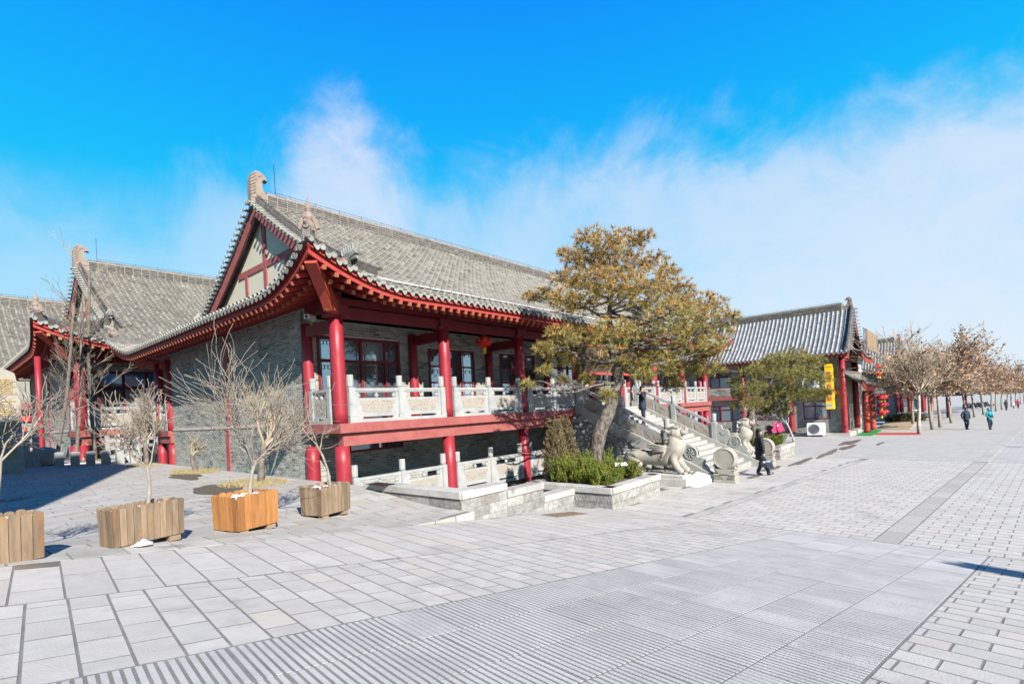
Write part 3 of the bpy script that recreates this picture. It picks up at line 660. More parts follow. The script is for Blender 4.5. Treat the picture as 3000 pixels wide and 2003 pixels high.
def make_roof(parent, P, lod=0, tilemat='tile'):
    L, D = P['L'], P['yR']; ov = P['ov']; v = P.get('v', 2.7); hips = P.get('hips', True); run = D/2+ov; zE = P['zE']; A, B = P['A'], P['B']
    Wf = L+2*ov; Ws = D+2*ov; lift0 = P.get('lift', .78) if hips else 0; LR = 2.9
    if not hips: Wf = L+2*P['gov']
    ox = ov if hips else P['gov']
    def zr(s): return zE+A*s+B*s*s
    def lift(ac, s): return lift0*max(0, 1-ac/LR)**2.0*max(0, 1-s/LR)**2
    def pt(side, a, s, dz=0):
        W_ = Wf if side in 'fb' else Ws; z = zr(s)+lift(min(a, W_-a), s)+dz
        # corner tips also sweep outwards a little
        k = .34*(lift(min(a, W_-a), s)/lift0 if lift0 else 0); sd_ = -1 if a < W_/2 else 1
        if side == 'f': return (-ox+a+sd_*k*.6, -ov+s-k*.6, z)
        if side == 'b': return (-ox+a+sd_*k*.6, D+ov-s+k*.6, z)
        if side == 'l': return (-ox+s-k*.6, -ov+a+sd_*k*.6, z)
        return (L+ox-s+k*.6, -ov+a+sd_*k*.6, z)
    def smax(side, a):
        W_ = Wf if side in 'fb' else Ws; ac = min(a, W_-a)
        if side in 'fb': return run if (not hips or ac >= v) else max(ac, .05)
        return min(ac, v+.35)
    rb = MB(); sf = MB()
    sides = 'fblr' if hips else 'fb'
    for side in sides:
        W_ = Wf if side in 'fb' else Ws; nA = int(W_/.5) if side in 'fb' else int(W_/.5)
        al = [W_*i/nA for i in range(nA+1)]
        if hips: al = sorted(set(al+[v-.001, v, W_-v, W_-v+.001]+[.15, .3, .7, W_-.15, W_-.3, W_-.7]))
        nS = 14
        for dz, mb_, rng_ in ((-.03, rb, 1), (-.16, sf, .45 if side in 'fb' else 1)):
            V = [pt(side, a, smax(side, a)*rng_*j/nS, dz) for a in al for j in range(nS+1)]
            Q = [(i*(nS+1)+j, (i+1)*(nS+1)+j, (i+1)*(nS+1)+j+1, i*(nS+1)+j+1) for i in range(len(al)-1) for j in range(nS)]
            if hips: Q = [q for q in Q if abs(al[q[0]//(nS+1)]-al[q[1]//(nS+1)]) > .002]
            mb_.add(V, Q)
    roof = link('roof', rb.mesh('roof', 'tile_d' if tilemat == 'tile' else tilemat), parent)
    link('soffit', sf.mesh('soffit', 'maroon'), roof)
    # ---- tiles
    nn = 5; bt = []; tl = []
    for (r_, y) in ((.078, 0), (.064, 1)):
        for j in range(nn): a = pi*j/(nn-1); bt.append((r_*cos(a), y, r_*sin(a)*1.05))
    BQ = [(j, j+1, nn+j+1, nn+j) for j in range(nn-1)]; BT = [(0, 2, 1), (0, 3, 2), (0, 4, 3)]
    CV = [(r_*cos(pi*j/(nn-1)), y, r_*sin(pi*j/(nn-1))*1.05) for (r_, y) in ((.083, -.02), (.083, .075)) for j in range(nn)]
    pan = [(-.085, 0, .028), (.085, 0, .028), (.085, 1, .0), (-.085, 1, .0), (-.085, -.003, .006), (.085, -.003, .006)]; PQ_ = [(0, 1, 2, 3), (4, 5, 1, 0)]
    sp = P.get('sp', .262); dl = .30
    vis_sides = P.get('vis', 'fl')
    for side in sides:
        if side not in vis_sides: continue
        W_ = Wf if side in 'fb' else Ws; n = int(round(W_/sp)); spc = W_/n; mats_ = []; pm = []; tints = []
        for i in range(n):
            a = (i+.5)*spc; sm = smax(side, a)
            if side in 'fb' and hips and v-.02 < min(a, W_-a) < v: continue
            slen = 0; s = 0; ct = R.uniform(-.08, .08)
            while s < sm-.04:
                ds = dl/sqrt(1+(A+2*B*s)**2); e = min(s+ds, sm)
                p = np.array(pt(side, a, s)); q = np.array(pt(side, a, e)); d = q-p; ln = np.linalg.norm(d); d /= ln
                # keep neighbours' slope in the up-swept corner
                p2 = np.array(pt(side, min(a+.05, W_), s)); lat = p2-p; lat /= np.linalg.norm(lat)
                if side in 'br': lat = lat
                nrm = np.cross(lat, d)
                if nrm[2] < 0: nrm = -nrm
                m3 = np.zeros((3, 4)); m3[:, 0] = lat; m3[:, 1] = d*ln*1.04; m3[:, 2] = nrm; m3[:, 3] = p+nrm*.015; mats_.append(m3)
                m4 = m3.copy(); m4[:, 3] = p+lat*spc/2; pm.append(m4); tints.append(R.uniform(-.5, .5)+ct+(-.5 if R.random() < .08 else 0)); s = e
        mb = MB(); mb.inst(bt, BQ, BT, mats_, tints); mb.inst(pan, PQ_, [], pm, [t*.6-.3 for t in tints], mi=2 if P.get('panmat') else 0)
        if lod <= 1:
            mb.inst(CV, BQ, [], mats_[::1], [0]*len(mats_), mi=1)
        link('tile_field', mb.mesh('tile_field', [tilemat, 'cream', P.get('panmat', tilemat)]), roof, kind='stuff')
        # ---- eave: end tiles, fascia, rafters
        dm, dp, rm = cached('disc', disc_mesh), cached('drip', drip_mesh), cached('raft', rafter_mesh)
        em = MB(); rot = {'f': 0, 'l': -pi/2, 'b': pi, 'r': pi/2}[side]
        for i in range(n):
            a = (i+.5)*spc; x, y, z = pt(side, a, -.01)
            for me_, aa, dz in ((dm, a, .035), (dp, a+spc/2, -.035)):
                if aa > W_-.02: continue
                x, y, z = pt(side, aa, -.012); loc = (x, y, z+dz)
                if lod == 0: link(me_.name.split('.')[0], me_, roof, loc, rot)
                else:
                    vv = np.array([vtx.co[:] for vtx in me_.vertices]); r3 = rot3(0, 0, rot); em.add(vv@r3.T+np.array(loc), [tuple(p.vertices) for p in me_.polygons if len(p.vertices) == 4], P=[list(p.vertices) for p in me_.polygons if len(p.vertices) > 4])
        if em.n: link('end_tiles', em.mesh('end_tiles', 'endtile'), roof, kind='stuff')
        fb = MB(); al = [W_*i/160 for i in range(161)]
        lo, hi = (.05, .09) if side in 'fb' else (.05, .09)
        V = []
        for a in al:
            aa = min(max(a, .08), W_-.08); p = pt(side, aa, .07, -.03); q = pt(side, aa, .07, -.30); r_ = pt(side, aa, .12, -.30); u_ = pt(side, aa, .12, -.03); V += [p, q, r_, u_]
        Q = [(4*i+k, 4*(i+1)+k, 4*(i+1)+(k+1) % 4, 4*i+(k+1) % 4) for i in range(160) for k in range(4)]
        fb.add(V, Q); link('fascia', fb.mesh('fascia', 'rafter'), roof)
        nr = int(W_/.30); rr = MB(); tilt = math.atan(A*.9)
        for i in range(nr):
            a = (i+.5)*W_/nr
            for (s, dz) in ((.09, -.36), (.40, -.49)):
                if min(a, W_-a) < s+.35: continue
                x, y, z = pt(side, a, s, dz)
                if lod == 0:
                    o = link('rafter', rm, roof, (x, y, z)); o.rotation_euler = (Euler((tilt, 0, 0)).to_matrix().to_4x4()).to_euler() if side == 'f' else (Matrix.Rotation(rot, 4, 'Z')@Matrix.Rotation(tilt, 4, 'X')).to_euler()
                else: 
                    r3 = rot3(0, 0, rot)@rot3(tilt, 0, 0); w = .05; vv = np.array([(i_*w, j_, k_*w) for j_ in (0, 1.1) for i_, k_ in ((-1, -1), (1, -1), (1, 1), (-1, 1))])@r3.T+np.array((x, y, z))
                    rr.add(vv, [(0, 3, 2, 1)], mi=1); rr.add(vv, [(0, 1, 5, 4), (1, 2, 6, 5), (2, 3, 7, 6), (3, 0, 4, 7)])
        if rr.n: link('rafters', rr.mesh('rafters', ['rafter', 'gold']), roof, kind='stuff')
    # ---- ridge
    zt = zr(run); yc = D/2; x0 = (-ox+v-.1) if hips else -ox+.1; x1 = L+ox-v+.1 if hips else L+ox-.1
    rd = MB(); rd.box(x0+.6, yc-.15, zt-.28, x1-.6, yc+.15, zt+.42, mi=1)
    for c in range(6):
        x = x0+.62; zz = zt-.10+c*.085
        while x < x1-.7:
            for sg in (-1, 1):
                y0, y1 = (yc-.185, yc-.15) if sg < 0 else (yc+.15, yc+.185); rd.box(x, y0, zz, x+.36, y1, zz+.062, tint=R.uniform(-.5, .5))
            x += .39
    x = x0+.62
    while x < x1-.7:
        rd.tube([(x, yc, zt+.44), (x+.37, yc, zt+.44)], .095, 8, tint=R.uniform(-.5, .5)); x += .39
    link('ridge', rd.mesh('ridge', ['ridge', 'cream']), roof)
    prof = [(0, -.12), (-.01, .5), (0, .85), (.07, 1.08), (.22, 1.22), (.42, 1.20), (.56, 1.08), (.66, .90), (.55, .95), (.46, .90), (.43, .76), (.47, .55), (.58, .38), (.85, .28), (.85, -.12)]
    for xs, sg in ((x0, 1), (x1, -1)):
        k9 = P.get('orn', 1); prof_ = [(u*k9, w*k9) for u, w in prof]; ob = MB(); ob.prism([(xs+sg*u, zt+w) for u, w in prof_], .28, lambda u, w, q: (u, yc-.14+q, w))
        for k in range(7 if k9 == 1 else 0):
            c0 = .35+k*.12
            ob.tube([(xs+sg*-.02, yc-.15, zt+c0-.1), (xs+sg*.12, yc-.155, zt+c0), (xs+sg*.2, yc-.15, zt+c0+.08)], .018, 4)
        ob.tube([(xs+sg*u*k9, yc-.15, zt+w*k9) for u, w in ((.2, .1), (.2, .8), (.28, 1.0), (.42, 1.08))], .02, 4)
        ob.box(min(xs+sg*.02, xs+sg*.84), yc-.16, zt+.16, max(xs+sg*.02, xs+sg*.84), yc+.16, zt+.20)
        link('ridge_ornament', ob.mesh('ridge_ornament', 'orn'), roof)
    lr = MB(); lr.tube([(x0+1.0, yc, zt+.4), (x0+1.0, yc, zt+1.75)], .012, 4); lr.tube([(x0+1.0, yc, zt+.62), (x1-.8, yc, zt+.62)], .008, 3)
    x = x0+1.6
    while x < x1-1: lr.tube([(x, yc, zt+.5), (x, yc, zt+.66)], .01, 3); x += 1.1
    link('lightning_wire', lr.mesh('lightning_wire', 'metal'), roof)
    # ---- verges with their rows of tiles, bargeboards, gable
    for end in ((0, 1) if 'r' in vis_sides or True else (0,)):
        X = lambda x: x if end == 0 else L-x
        xv = (-ox+v) if hips else -ox
        vr = MB(); bb = MB(); s0 = 1.35 if hips else .12
        ss = [s0+(run-s0)*i/18 for i in range(19)]
        for half in (0, 1):
            Y = lambda s: (-ov+s) if half == 0 else (D+ov-s)
            for i in range(18):
                a, b = ss[i], ss[i+1]
                for (xa, xb, za, zb_, mb_) in ((xv+.05, xv+.27, .02, .30, vr), (xv+.05, xv+.12, -.52, -.07, bb)):
                    mb_.hexa([(X(xa), Y(a), zr(a)+za), (X(xb), Y(a), zr(a)+za), (X(xb), Y(b), zr(b)+za), (X(xa), Y(b), zr(b)+za),
                              (X(xa), Y(a), zr(a)+zb_), (X(xb), Y(a), zr(a)+zb_), (X(xb), Y(b), zr(b)+zb_), (X(xa), Y(b), zr(b)+zb_)], tint=R.uniform(-.4, .4))
            for off, rr_ in ((.16, .055), (.32, .05)):
                vr.tube([(X(xv+.16), Y(a), zr(a)+.30) for a in ss], .075, 6)
            nv = int((run-s0)/.235)
            vt = cached('verge', lambda: MB().inst([(x_, y_*.34, z_) for x_, y_, z_ in bt], BQ, BT, [T4(0, 0, 0)], [0]).lathe([(.001, -.006), (.06, -.006), (.08, 0), (.08, .02)], 8, (0, 0, .02), axis='y', cap=False).mesh('verge_tile', 'endtile'))
            vb = MB()
            for i in range(nv):
                s = s0+.1+(run-s0-.2)*i/(nv-1); loc = (X(xv-.22), Y(s), zr(s)-.01)
                rz = -pi/2 if end == 0 else pi/2
                if lod == 0 and end == 0: link('verge_tile', vt, roof, loc, rz)
                else: 
                    vb.add(np.array([(x_, y_*.34, z_) for x_, y_, z_ in bt])@rot3(0, 0, rz).T+np.array(loc), BQ, BT)
            if vb.n: link('verge_tiles', vb.mesh('verge_tiles', 'endtile'), roof, kind='stuff')
        link('verge_ridge', vr.mesh('verge_ridge', 'ridge'), roof); link('bargeboard', bb.mesh('bargeboard', 'beam'), roof)
        # gable infill
        zb = zr(v+.3)+.22 if hips else zE-.1
        gx = xv+.38; cs_ = []
        for i in range(41):
            s = .3+(run-.3)*i/40
            if zr(s)-.3 > zb+.05: cs_.append((Y0 := -ov+s, zr(s)-.3))
        poly = [(cs_[0][0], zb)]+cs_+[(D-y, z) for y, z in cs_[::-1][1:]]+[(D-cs_[0][0], zb)]
        gm = MB(); gm.prism(poly, .15, lambda u, w, q: (X(gx+q), u, w)); link('gable_wall', gm.mesh('gable_wall', 'plaster'), roof)
        fr = MB(); yl = cs_[0][0]
        def fb_(y0, z0, y1, z1, xo): 
            xa, xb = sorted((X(gx-xo), X(gx-.002))); fr.box(xa, y0, z0, xb, y1, z1)
        fb_(yl, zb-.28, D-yl, zb+.06, .05); zm = zb+1.15*(zt-zb)/3.6*1.0
        hw = 0
        for y, z in cs_:
            if z > zm+.35: hw = D/2-y; break
        fb_(D/2-hw-.1, zm, D/2+hw+.1, zm+.24, .045)
        fb_(D/2-.13, zb+.062, D/2+.13, zt-.7, .055)
        for sg in (-1, 1): fb_(D/2+sg*1.75-.12, zb+.062, D/2+sg*1.75+.12, zm-.002, .05)
        link('gable_frame', fr.mesh('gable_frame', 'beam'), roof)
        if not hips: continue
    if hips:
        for cx_, cy_ in ((0, 0), (0, 1), (1, 0)):
            hr = MB(); pts = []
            for i in range(15):
                s = .05+(v-.0)*i/14; x, y, z = pt('f', s, s, .14)
                pts.append((x if cx_ == 0 else L-x, y if cy_ == 0 else D-y, z))
            for a, b in zip(pts[:-1], pts[1:]): hr.beam(a, (b[0]+.001, b[1], b[2]), .17, .26, tint=R.uniform(-.4, .4))
            hr.tube([(p[0], p[1], p[2]+.15) for p in pts], .07, 6)
            link('hip_ridge', hr.mesh('hip_ridge', 'ridge'), roof)
            # corner beam
            cb = MB(); e = pt('f', .12, .12); fx = lambda p: (p[0] if cx_ == 0 else L-p[0], p[1] if cy_ == 0 else D-p[1], p[2])
            b0 = (.25, .25, zE-.45); b1 = (-.35, -.35, zE-.36); b2 = (e[0]+.12, e[1]+.12, e[2]-.30)
            cb.beam(fx(b0), fx(b1), .26, .38); cb.beam(fx(b1), fx(b2), .27, .36)
            cb.beam(fx((b1[0]-.1, b1[1]-.1, b1[2]-.16)), fx((b2[0]+.3, b2[1]+.3, b2[2]-.26)), .2, .2)
            link('corner_beam', cb.mesh('corner_beam', 'orange'), roof)
            # figures on the hip
            for (s, kind) in ((.18, 0), (v-.05, 1), (.9, 2), (1.5, 2), (2.1, 2)):
                if kind == 2 and not (cy_ == 1 or lod): continue
                p = fx(pt('f', s, s, .3)); fg = MB()
                if kind == 0:
                    fg.tube([(p[0]+.12, p[1]+.12, p[2]-.1), (p[0], p[1], p[2]+.06), (p[0]-.1, p[1]-.1, p[2]+.1), (p[0]-.2, p[1]-.2, p[2]+.16)], [.1, .13, .09, .03], 7)
                    fg.lathe([(.13, 0), (.15, .12), (.10, .22), (.13, .3), (.11, .4), (.06, .44), (.075, .52), (.06, .58), (.02, .72), (.005, .8)], 8, (p[0], p[1], p[2]))
                    fg.tube([(p[0]+.15, p[1]-.14, p[2]+.05), (p[0]+.1, p[1]-.09, p[2]+.25), (p[0]+.03, p[1], p[2]+.38)], [.05, .06, .04], 5); fg.tube([(p[0]-.14, p[1]+.15, p[2]+.05), (p[0]-.09, p[1]+.1, p[2]+.25), (p[0], p[1]+.03, p[2]+.38)], [.05, .06, .04], 5)
                elif kind == 1:
                    dx = 1
                    fg.tube([(p[0]+.1, p[1]+.35, p[2]-.05), (p[0]+.05, p[1]+.1, p[2]+.08), (p[0]+.05, p[1]-.15, p[2]+.12), (p[0]+.05, p[1]-.4, p[2]+.16), (p[0]+.05, p[1]-.52, p[2]+.3)], [.13, .16, .15, .1, .03], 7)
                    fg.tube([(p[0]+.05, p[1]-.1, p[2]+.02), (p[0]+.05, p[1]-.42, p[2]-.02)], [.09, .04], 6)
                    for k in range(6): fg.tube([(p[0]+.05, p[1]-.25+k*.12, p[2]+.15), (p[0]+.05, p[1]-.2+k*.12, p[2]+.42-.02*k), (p[0]+.05, p[1]-.1+k*.12, p[2]+.5-.03*k)], [.05, .035, .01], 5)
                else:
                    fg.tube([(p[0]+.05, p[1]+.05, p[2]-.05), (p[0], p[1], p[2]+.1), (p[0]-.03, p[1]-.03, p[2]+.22), (p[0]-.1, p[1]-.1, p[2]+.27)], [.07, .09, .07, .03], 6)
                link('roof_figure', fg.mesh('roof_figure', 'orn' if kind == 0 else 'endtile'), roof)
    return roof, zr, pt
def column(parent, x, y, z0, z1, r_, name='column', matn='red'):
    mb = MB(); mb.smooth = False
    mb.lathe([(r_*1.02, z0), (r_, z0+.3), (r_, z0+(z1-z0)*.6), (r_*.93, z1)], 20, (x, y, 0)); me = mb.mesh(name, matn)
    for p in me.polygons: p.use_smooth = len(p.vertices) == 4
    return link(name, me, parent)
# ================================================================== MAIN HALL (and the hall behind it)
PM = dict(L=26.4, yR=15.4, ov=1.37, zE=6.1, A=.38, B=.0203, v=2.7)
def make_hall(label, loc, scale, lod, group):
    hall = thing('hall', label, 'building', loc, 0, group, scale)
    P = dict(PM); L = P['L']; yW, yB, yR = 1.7, 13.7, 15.4; SL = 2.65; sp_ = L/7
    if lod: P['vis'] = 'fl'
    roof, zr, pt = make_roof(hall, P, lod)
    g0 = -.4
    colx = [i*sp_ for i in range(8)]
    for i, x in enumerate(colx):
        column(hall, x, 0, SL, 5.75, .185); column(hall, x, 0, .9 if (i == 0 and lod == 0) else g0+.1*0, 2.05, .20, 'lower_column')
        column(hall, x, yW-.12, SL, 5.5, .15)
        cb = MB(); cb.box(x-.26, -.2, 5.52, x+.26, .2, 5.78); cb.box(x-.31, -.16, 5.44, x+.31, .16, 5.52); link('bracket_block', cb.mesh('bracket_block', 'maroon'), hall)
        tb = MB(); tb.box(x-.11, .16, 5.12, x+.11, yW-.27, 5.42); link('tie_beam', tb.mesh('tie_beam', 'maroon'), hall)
    for x in (0, L):
        column(hall, x, yW-.12, g0+1.2, 2.03, .19, 'lower_column')
        for y in (yB+.12, yR): column(hall, x, y, SL, 5.75, .18); column(hall, x, y, g0+1.2, 2.05, .19, 'lower_column')
    eb_ = MB(); eb_.box(-.12, -.12, 5.80, L+.12, .12, 5.98); eb_.box(-.1, -.09, 5.46, L+.1, .09, 5.74); link('eave_beam', eb_.mesh('eave_beam', 'maroon'), hall)
    for x in (0, L):
        sb = MB(); sb.box(x-.13, -.11, 5.99, x+.13, yR+.11, 6.13); sb.box(x-.11, .2, 5.70, x+.11, yW-.28, 5.985); link('side_beam', sb.mesh('side_beam', 'maroon'), hall)
    # verandah slab: fascia + lower beam, broken by the stair bay
    for a, b in ((-.2, 10.76), (15.86, L+.2)):
        s = MB(); s.box(a, -.3, 2.40, b, yW-.001, SL); link('verandah_slab', s.mesh('verandah_slab', 'beam'), hall)
        s = MB(); s.box(a+.15, -.16, 2.05, b-.15, .10, 2.398); link('verandah_beam', s.mesh('verandah_beam', 'beam'), hall)
    s = MB(); s.box(10.762, -.3, 2.40, 15.858, yW-.001, SL-.01); link('landing', s.mesh('landing', 'stair'), hall)
    for x0 in (-.2, L-.12):
        s = MB(); s.box(x0, yB+.001, 2.40, x0+.32, yR+.2, SL); s.box(x0+.08, yB, 2.1, x0+.28, yR, 2.398); link('verandah_slab', s.mesh('verandah_slab', 'beam'), hall)
    s = MB(); s.box(.122, yB+.3, 2.3, L-.1, yR, 2.39); link('rear_floor', s.mesh('rear_floor', 'stair'), hall)
    # balustrade on the verandah
    for i in range(7):
        if i == 3: continue
        balustrade(hall, (colx[i]+.19, -.08), (colx[i+1]-.19, -.08), SL, 2)
    balustrade(hall, (-.05, yW-.32), (-.05, .26), SL, 1); balustrade(hall, (-.05, yR-.25), (-.05, yB+.35), SL, 1)
    if lod == 0:
        for i in range(4): 
            if i == 3: continue
            balustrade(hall, (colx[i]+.22, -.02), (colx[i+1]-.22, -.02), .22, 2)
    # front walls
    fnF = lambda x0: (lambda u, w, z: (x0+u, yW-w, z)); fnS = lambda u, w, z: (-w, yB-u, z)
    hol = []; dco = Vector(loc)
    for i in range(7):
        a = colx[i]
        if i == 0: hol.append((a+.35, a+3.3, SL+.001, 5.25, 'door'))
        elif i == 3: hol.append((a+.45, a+3.3, SL+.001, 5.3, 'main'))
        else: hol.append((a+.75, a+3.05, 3.02, 5.1, 'win'))
    nearF = lambda q: (Vector(q)*scale+dco-cam.location).length
    w1 = brick_wall(hall, 'front_wall', fnF(0.0), L, SL, 5.72, [h[:4] for h in hol], lod, 220 if not lod else 0, vis=nearF, bl=.27)
    lowh = [(1.05, 3.25, 1.72, 2.3)]
    w2 = brick_wall(hall, 'lower_front_wall', fnF(0.0), L, .0, 2.39, lowh, lod, 140 if not lod else 0, vis=nearF)
    window(w2, fnF(0.0), 1.05, 3.25, 1.72, 2.3, (.1, .72), (), .06, 'glass', name='window')
    for a, b, c, d, kind in hol:
        if kind == 'win':
            window(w1, fnF(0.0), a, b, c, d, (.30, .70), (.42, .70), .055, 'glass', lattice=(lod == 0 and a < 12), curtain=0)
            # bright red lattice sill rail in front of the window foot
            lt = MB(); fn = fnF(0.0)
            for z in (3.06, 3.30, 3.36): lt.beam(fn(a+.03, .05, z), fn(b-.03, .05, z), .03, .03)
            for k in range(9): x = a+.05+k*(b-a-.1)/8; lt.beam(fn(x, .05, 3.06), fn(x, .05, 3.30), .02, .02, upv=(0, 1, 0))
            link('window_rail', lt.mesh('window_rail', 'rafter'), w1)
        elif kind == 'door':
            window(w1, fnF(0.0), a, b, c, d, (.20, .50, .80), (.02, .72), .09, 'glass', lattice=(lod == 0), name='door')
        else:
            window(w1, fnF(0.0), a, b, c, d, (.25, .5, .75), (.02, .74), .08, 'glass', lattice=False, name='door')
    # side wall: lower part, string course, upper part
    w3 = brick_wall(hall, 'side_wall', fnS, yB-yW-.002, SL+.10, 5.985, [], lod, 160 if not lod else 0, vis=nearF)
    w4 = brick_wall(hall, 'lower_side_wall', fnS, yB-yW-.002, .8, SL-.02, [], lod, 140 if not lod else 0, vis=nearF)
    s = MB(); s.box(-.035, yW+.02, SL-.018, .25, yB-.02, SL+.098); link('string_course', s.mesh('string_course', 'string'), hall)
    s = MB(); s.box(-.05, yB/2+.60, .8, .2, yB/2+.92, SL-.02); s.box(-.06, yB/2+.35, SL+.10, .2, yB/2+.72, 5.98); link('pilaster', s.mesh('pilaster', 'beam'), hall)
    s = MB(); s.box(-.045, yW+.001, .8, .1, yW+.24, SL-.03); link('quoin', s.mesh('quoin', 'string'), hall) if 0 else None
    brick_wall(hall, 'far_side_wall', lambda u, w, z: (L+w, yW+u, z), yB-yW, .0, 5.985, [], 1)
    b = MB(); b.box(.30, yB-.3, .5, L-.3, yB-.02, 5.9); link('rear_wall', b.mesh('rear_wall', 'mortar'), hall)
    b = MB(); b.box(.25, yB-.02, .2, L-.3, yB, 2.3); link('rear_opening_shade', b.mesh('rear_opening_shade', 'dark'), hall)  # near-black sheet on the solid wall paints the dark of an opening
    # inside: floor and a dark back so that the glass has something behind it
    b = MB(); b.box(.3, yW+.29, 2.5, L-.3, yB-.31, 2.6); link('inner_floor', b.mesh('inner_floor', 'stair'), hall)
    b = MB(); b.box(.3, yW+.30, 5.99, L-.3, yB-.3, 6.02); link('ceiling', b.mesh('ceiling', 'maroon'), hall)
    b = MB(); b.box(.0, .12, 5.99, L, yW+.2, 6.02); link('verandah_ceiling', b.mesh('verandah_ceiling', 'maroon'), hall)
    if lod == 0:
        # grey gutter band lying on the tiles just above the eave
        gb = MB(); n = 60
        for i in range(n):
            a = 1.9+(L+2*1.37-3.8)*i/n; c = 1.9+(L+2*1.37-3.8)*(i+1)/n
            gb.beam(pt('f', a, .62, .13), pt('f', c+.02, .62, .13), .09, .05)
        link('eave_gutter', gb.mesh('eave_gutter', 'tile_l'), roof)
    return hall
hall = make_hall('large grey-tiled hall with red columns and white balustrade, in the middle of the photo', (7.3, 12.3, 0), 1, 0, 'grey-tiled halls along the street')
h2p = (7.3-1.9, 12.3+14.6)
hall2 = make_hall('grey-tiled hall with shaded side wall standing left behind the large hall', (5.4*1.32-.0-1.3*1.32+.3, (34.55-7.7)*1.32, 2.78*(1-1.32)+.25), 1.32, 1, 'grey-tiled halls along the street')
# ================================================================== STAIRS, BEDS, STATUES, PLANTERS
st = thing('staircase', 'broad stone staircase with carved white balustrades leading up to the hall entrance', 'staircase', (20.65, 6.5, -.1))
def LK(name, mb, mats, parent, origin=None, kind=None, wo=(0, 0, 0)):
    """link a mesh given in world coordinates under a parent whose world origin is wo"""
    o = link(name, mb.mesh(name, mats, origin=origin or wo), parent, (Vector(origin)-Vector(wo)) if origin else (0, 0, 0)); 
    if kind: o['kind'] = kind
    return o
SO = (20.65, 6.5, -.1); ztr = lambda y: 2.64-(12.0-y)*.4982
for i in range(18):
    y0 = 6.62+i*.2988; z1 = -.08+(i+1)*.1511; mb = MB(); mb.bbox(18.32, y0-.02, z1-.16, 22.94, y0+.34, z1, .012, tint=R.uniform(-.5, .5)); mb.box(18.33, y0+.0, z1-.30 if i else -.2, 22.93, y0+.33, z1-.161)
    LK('step', mb, 'stair', st, (20.6, y0, z1), wo=SO)
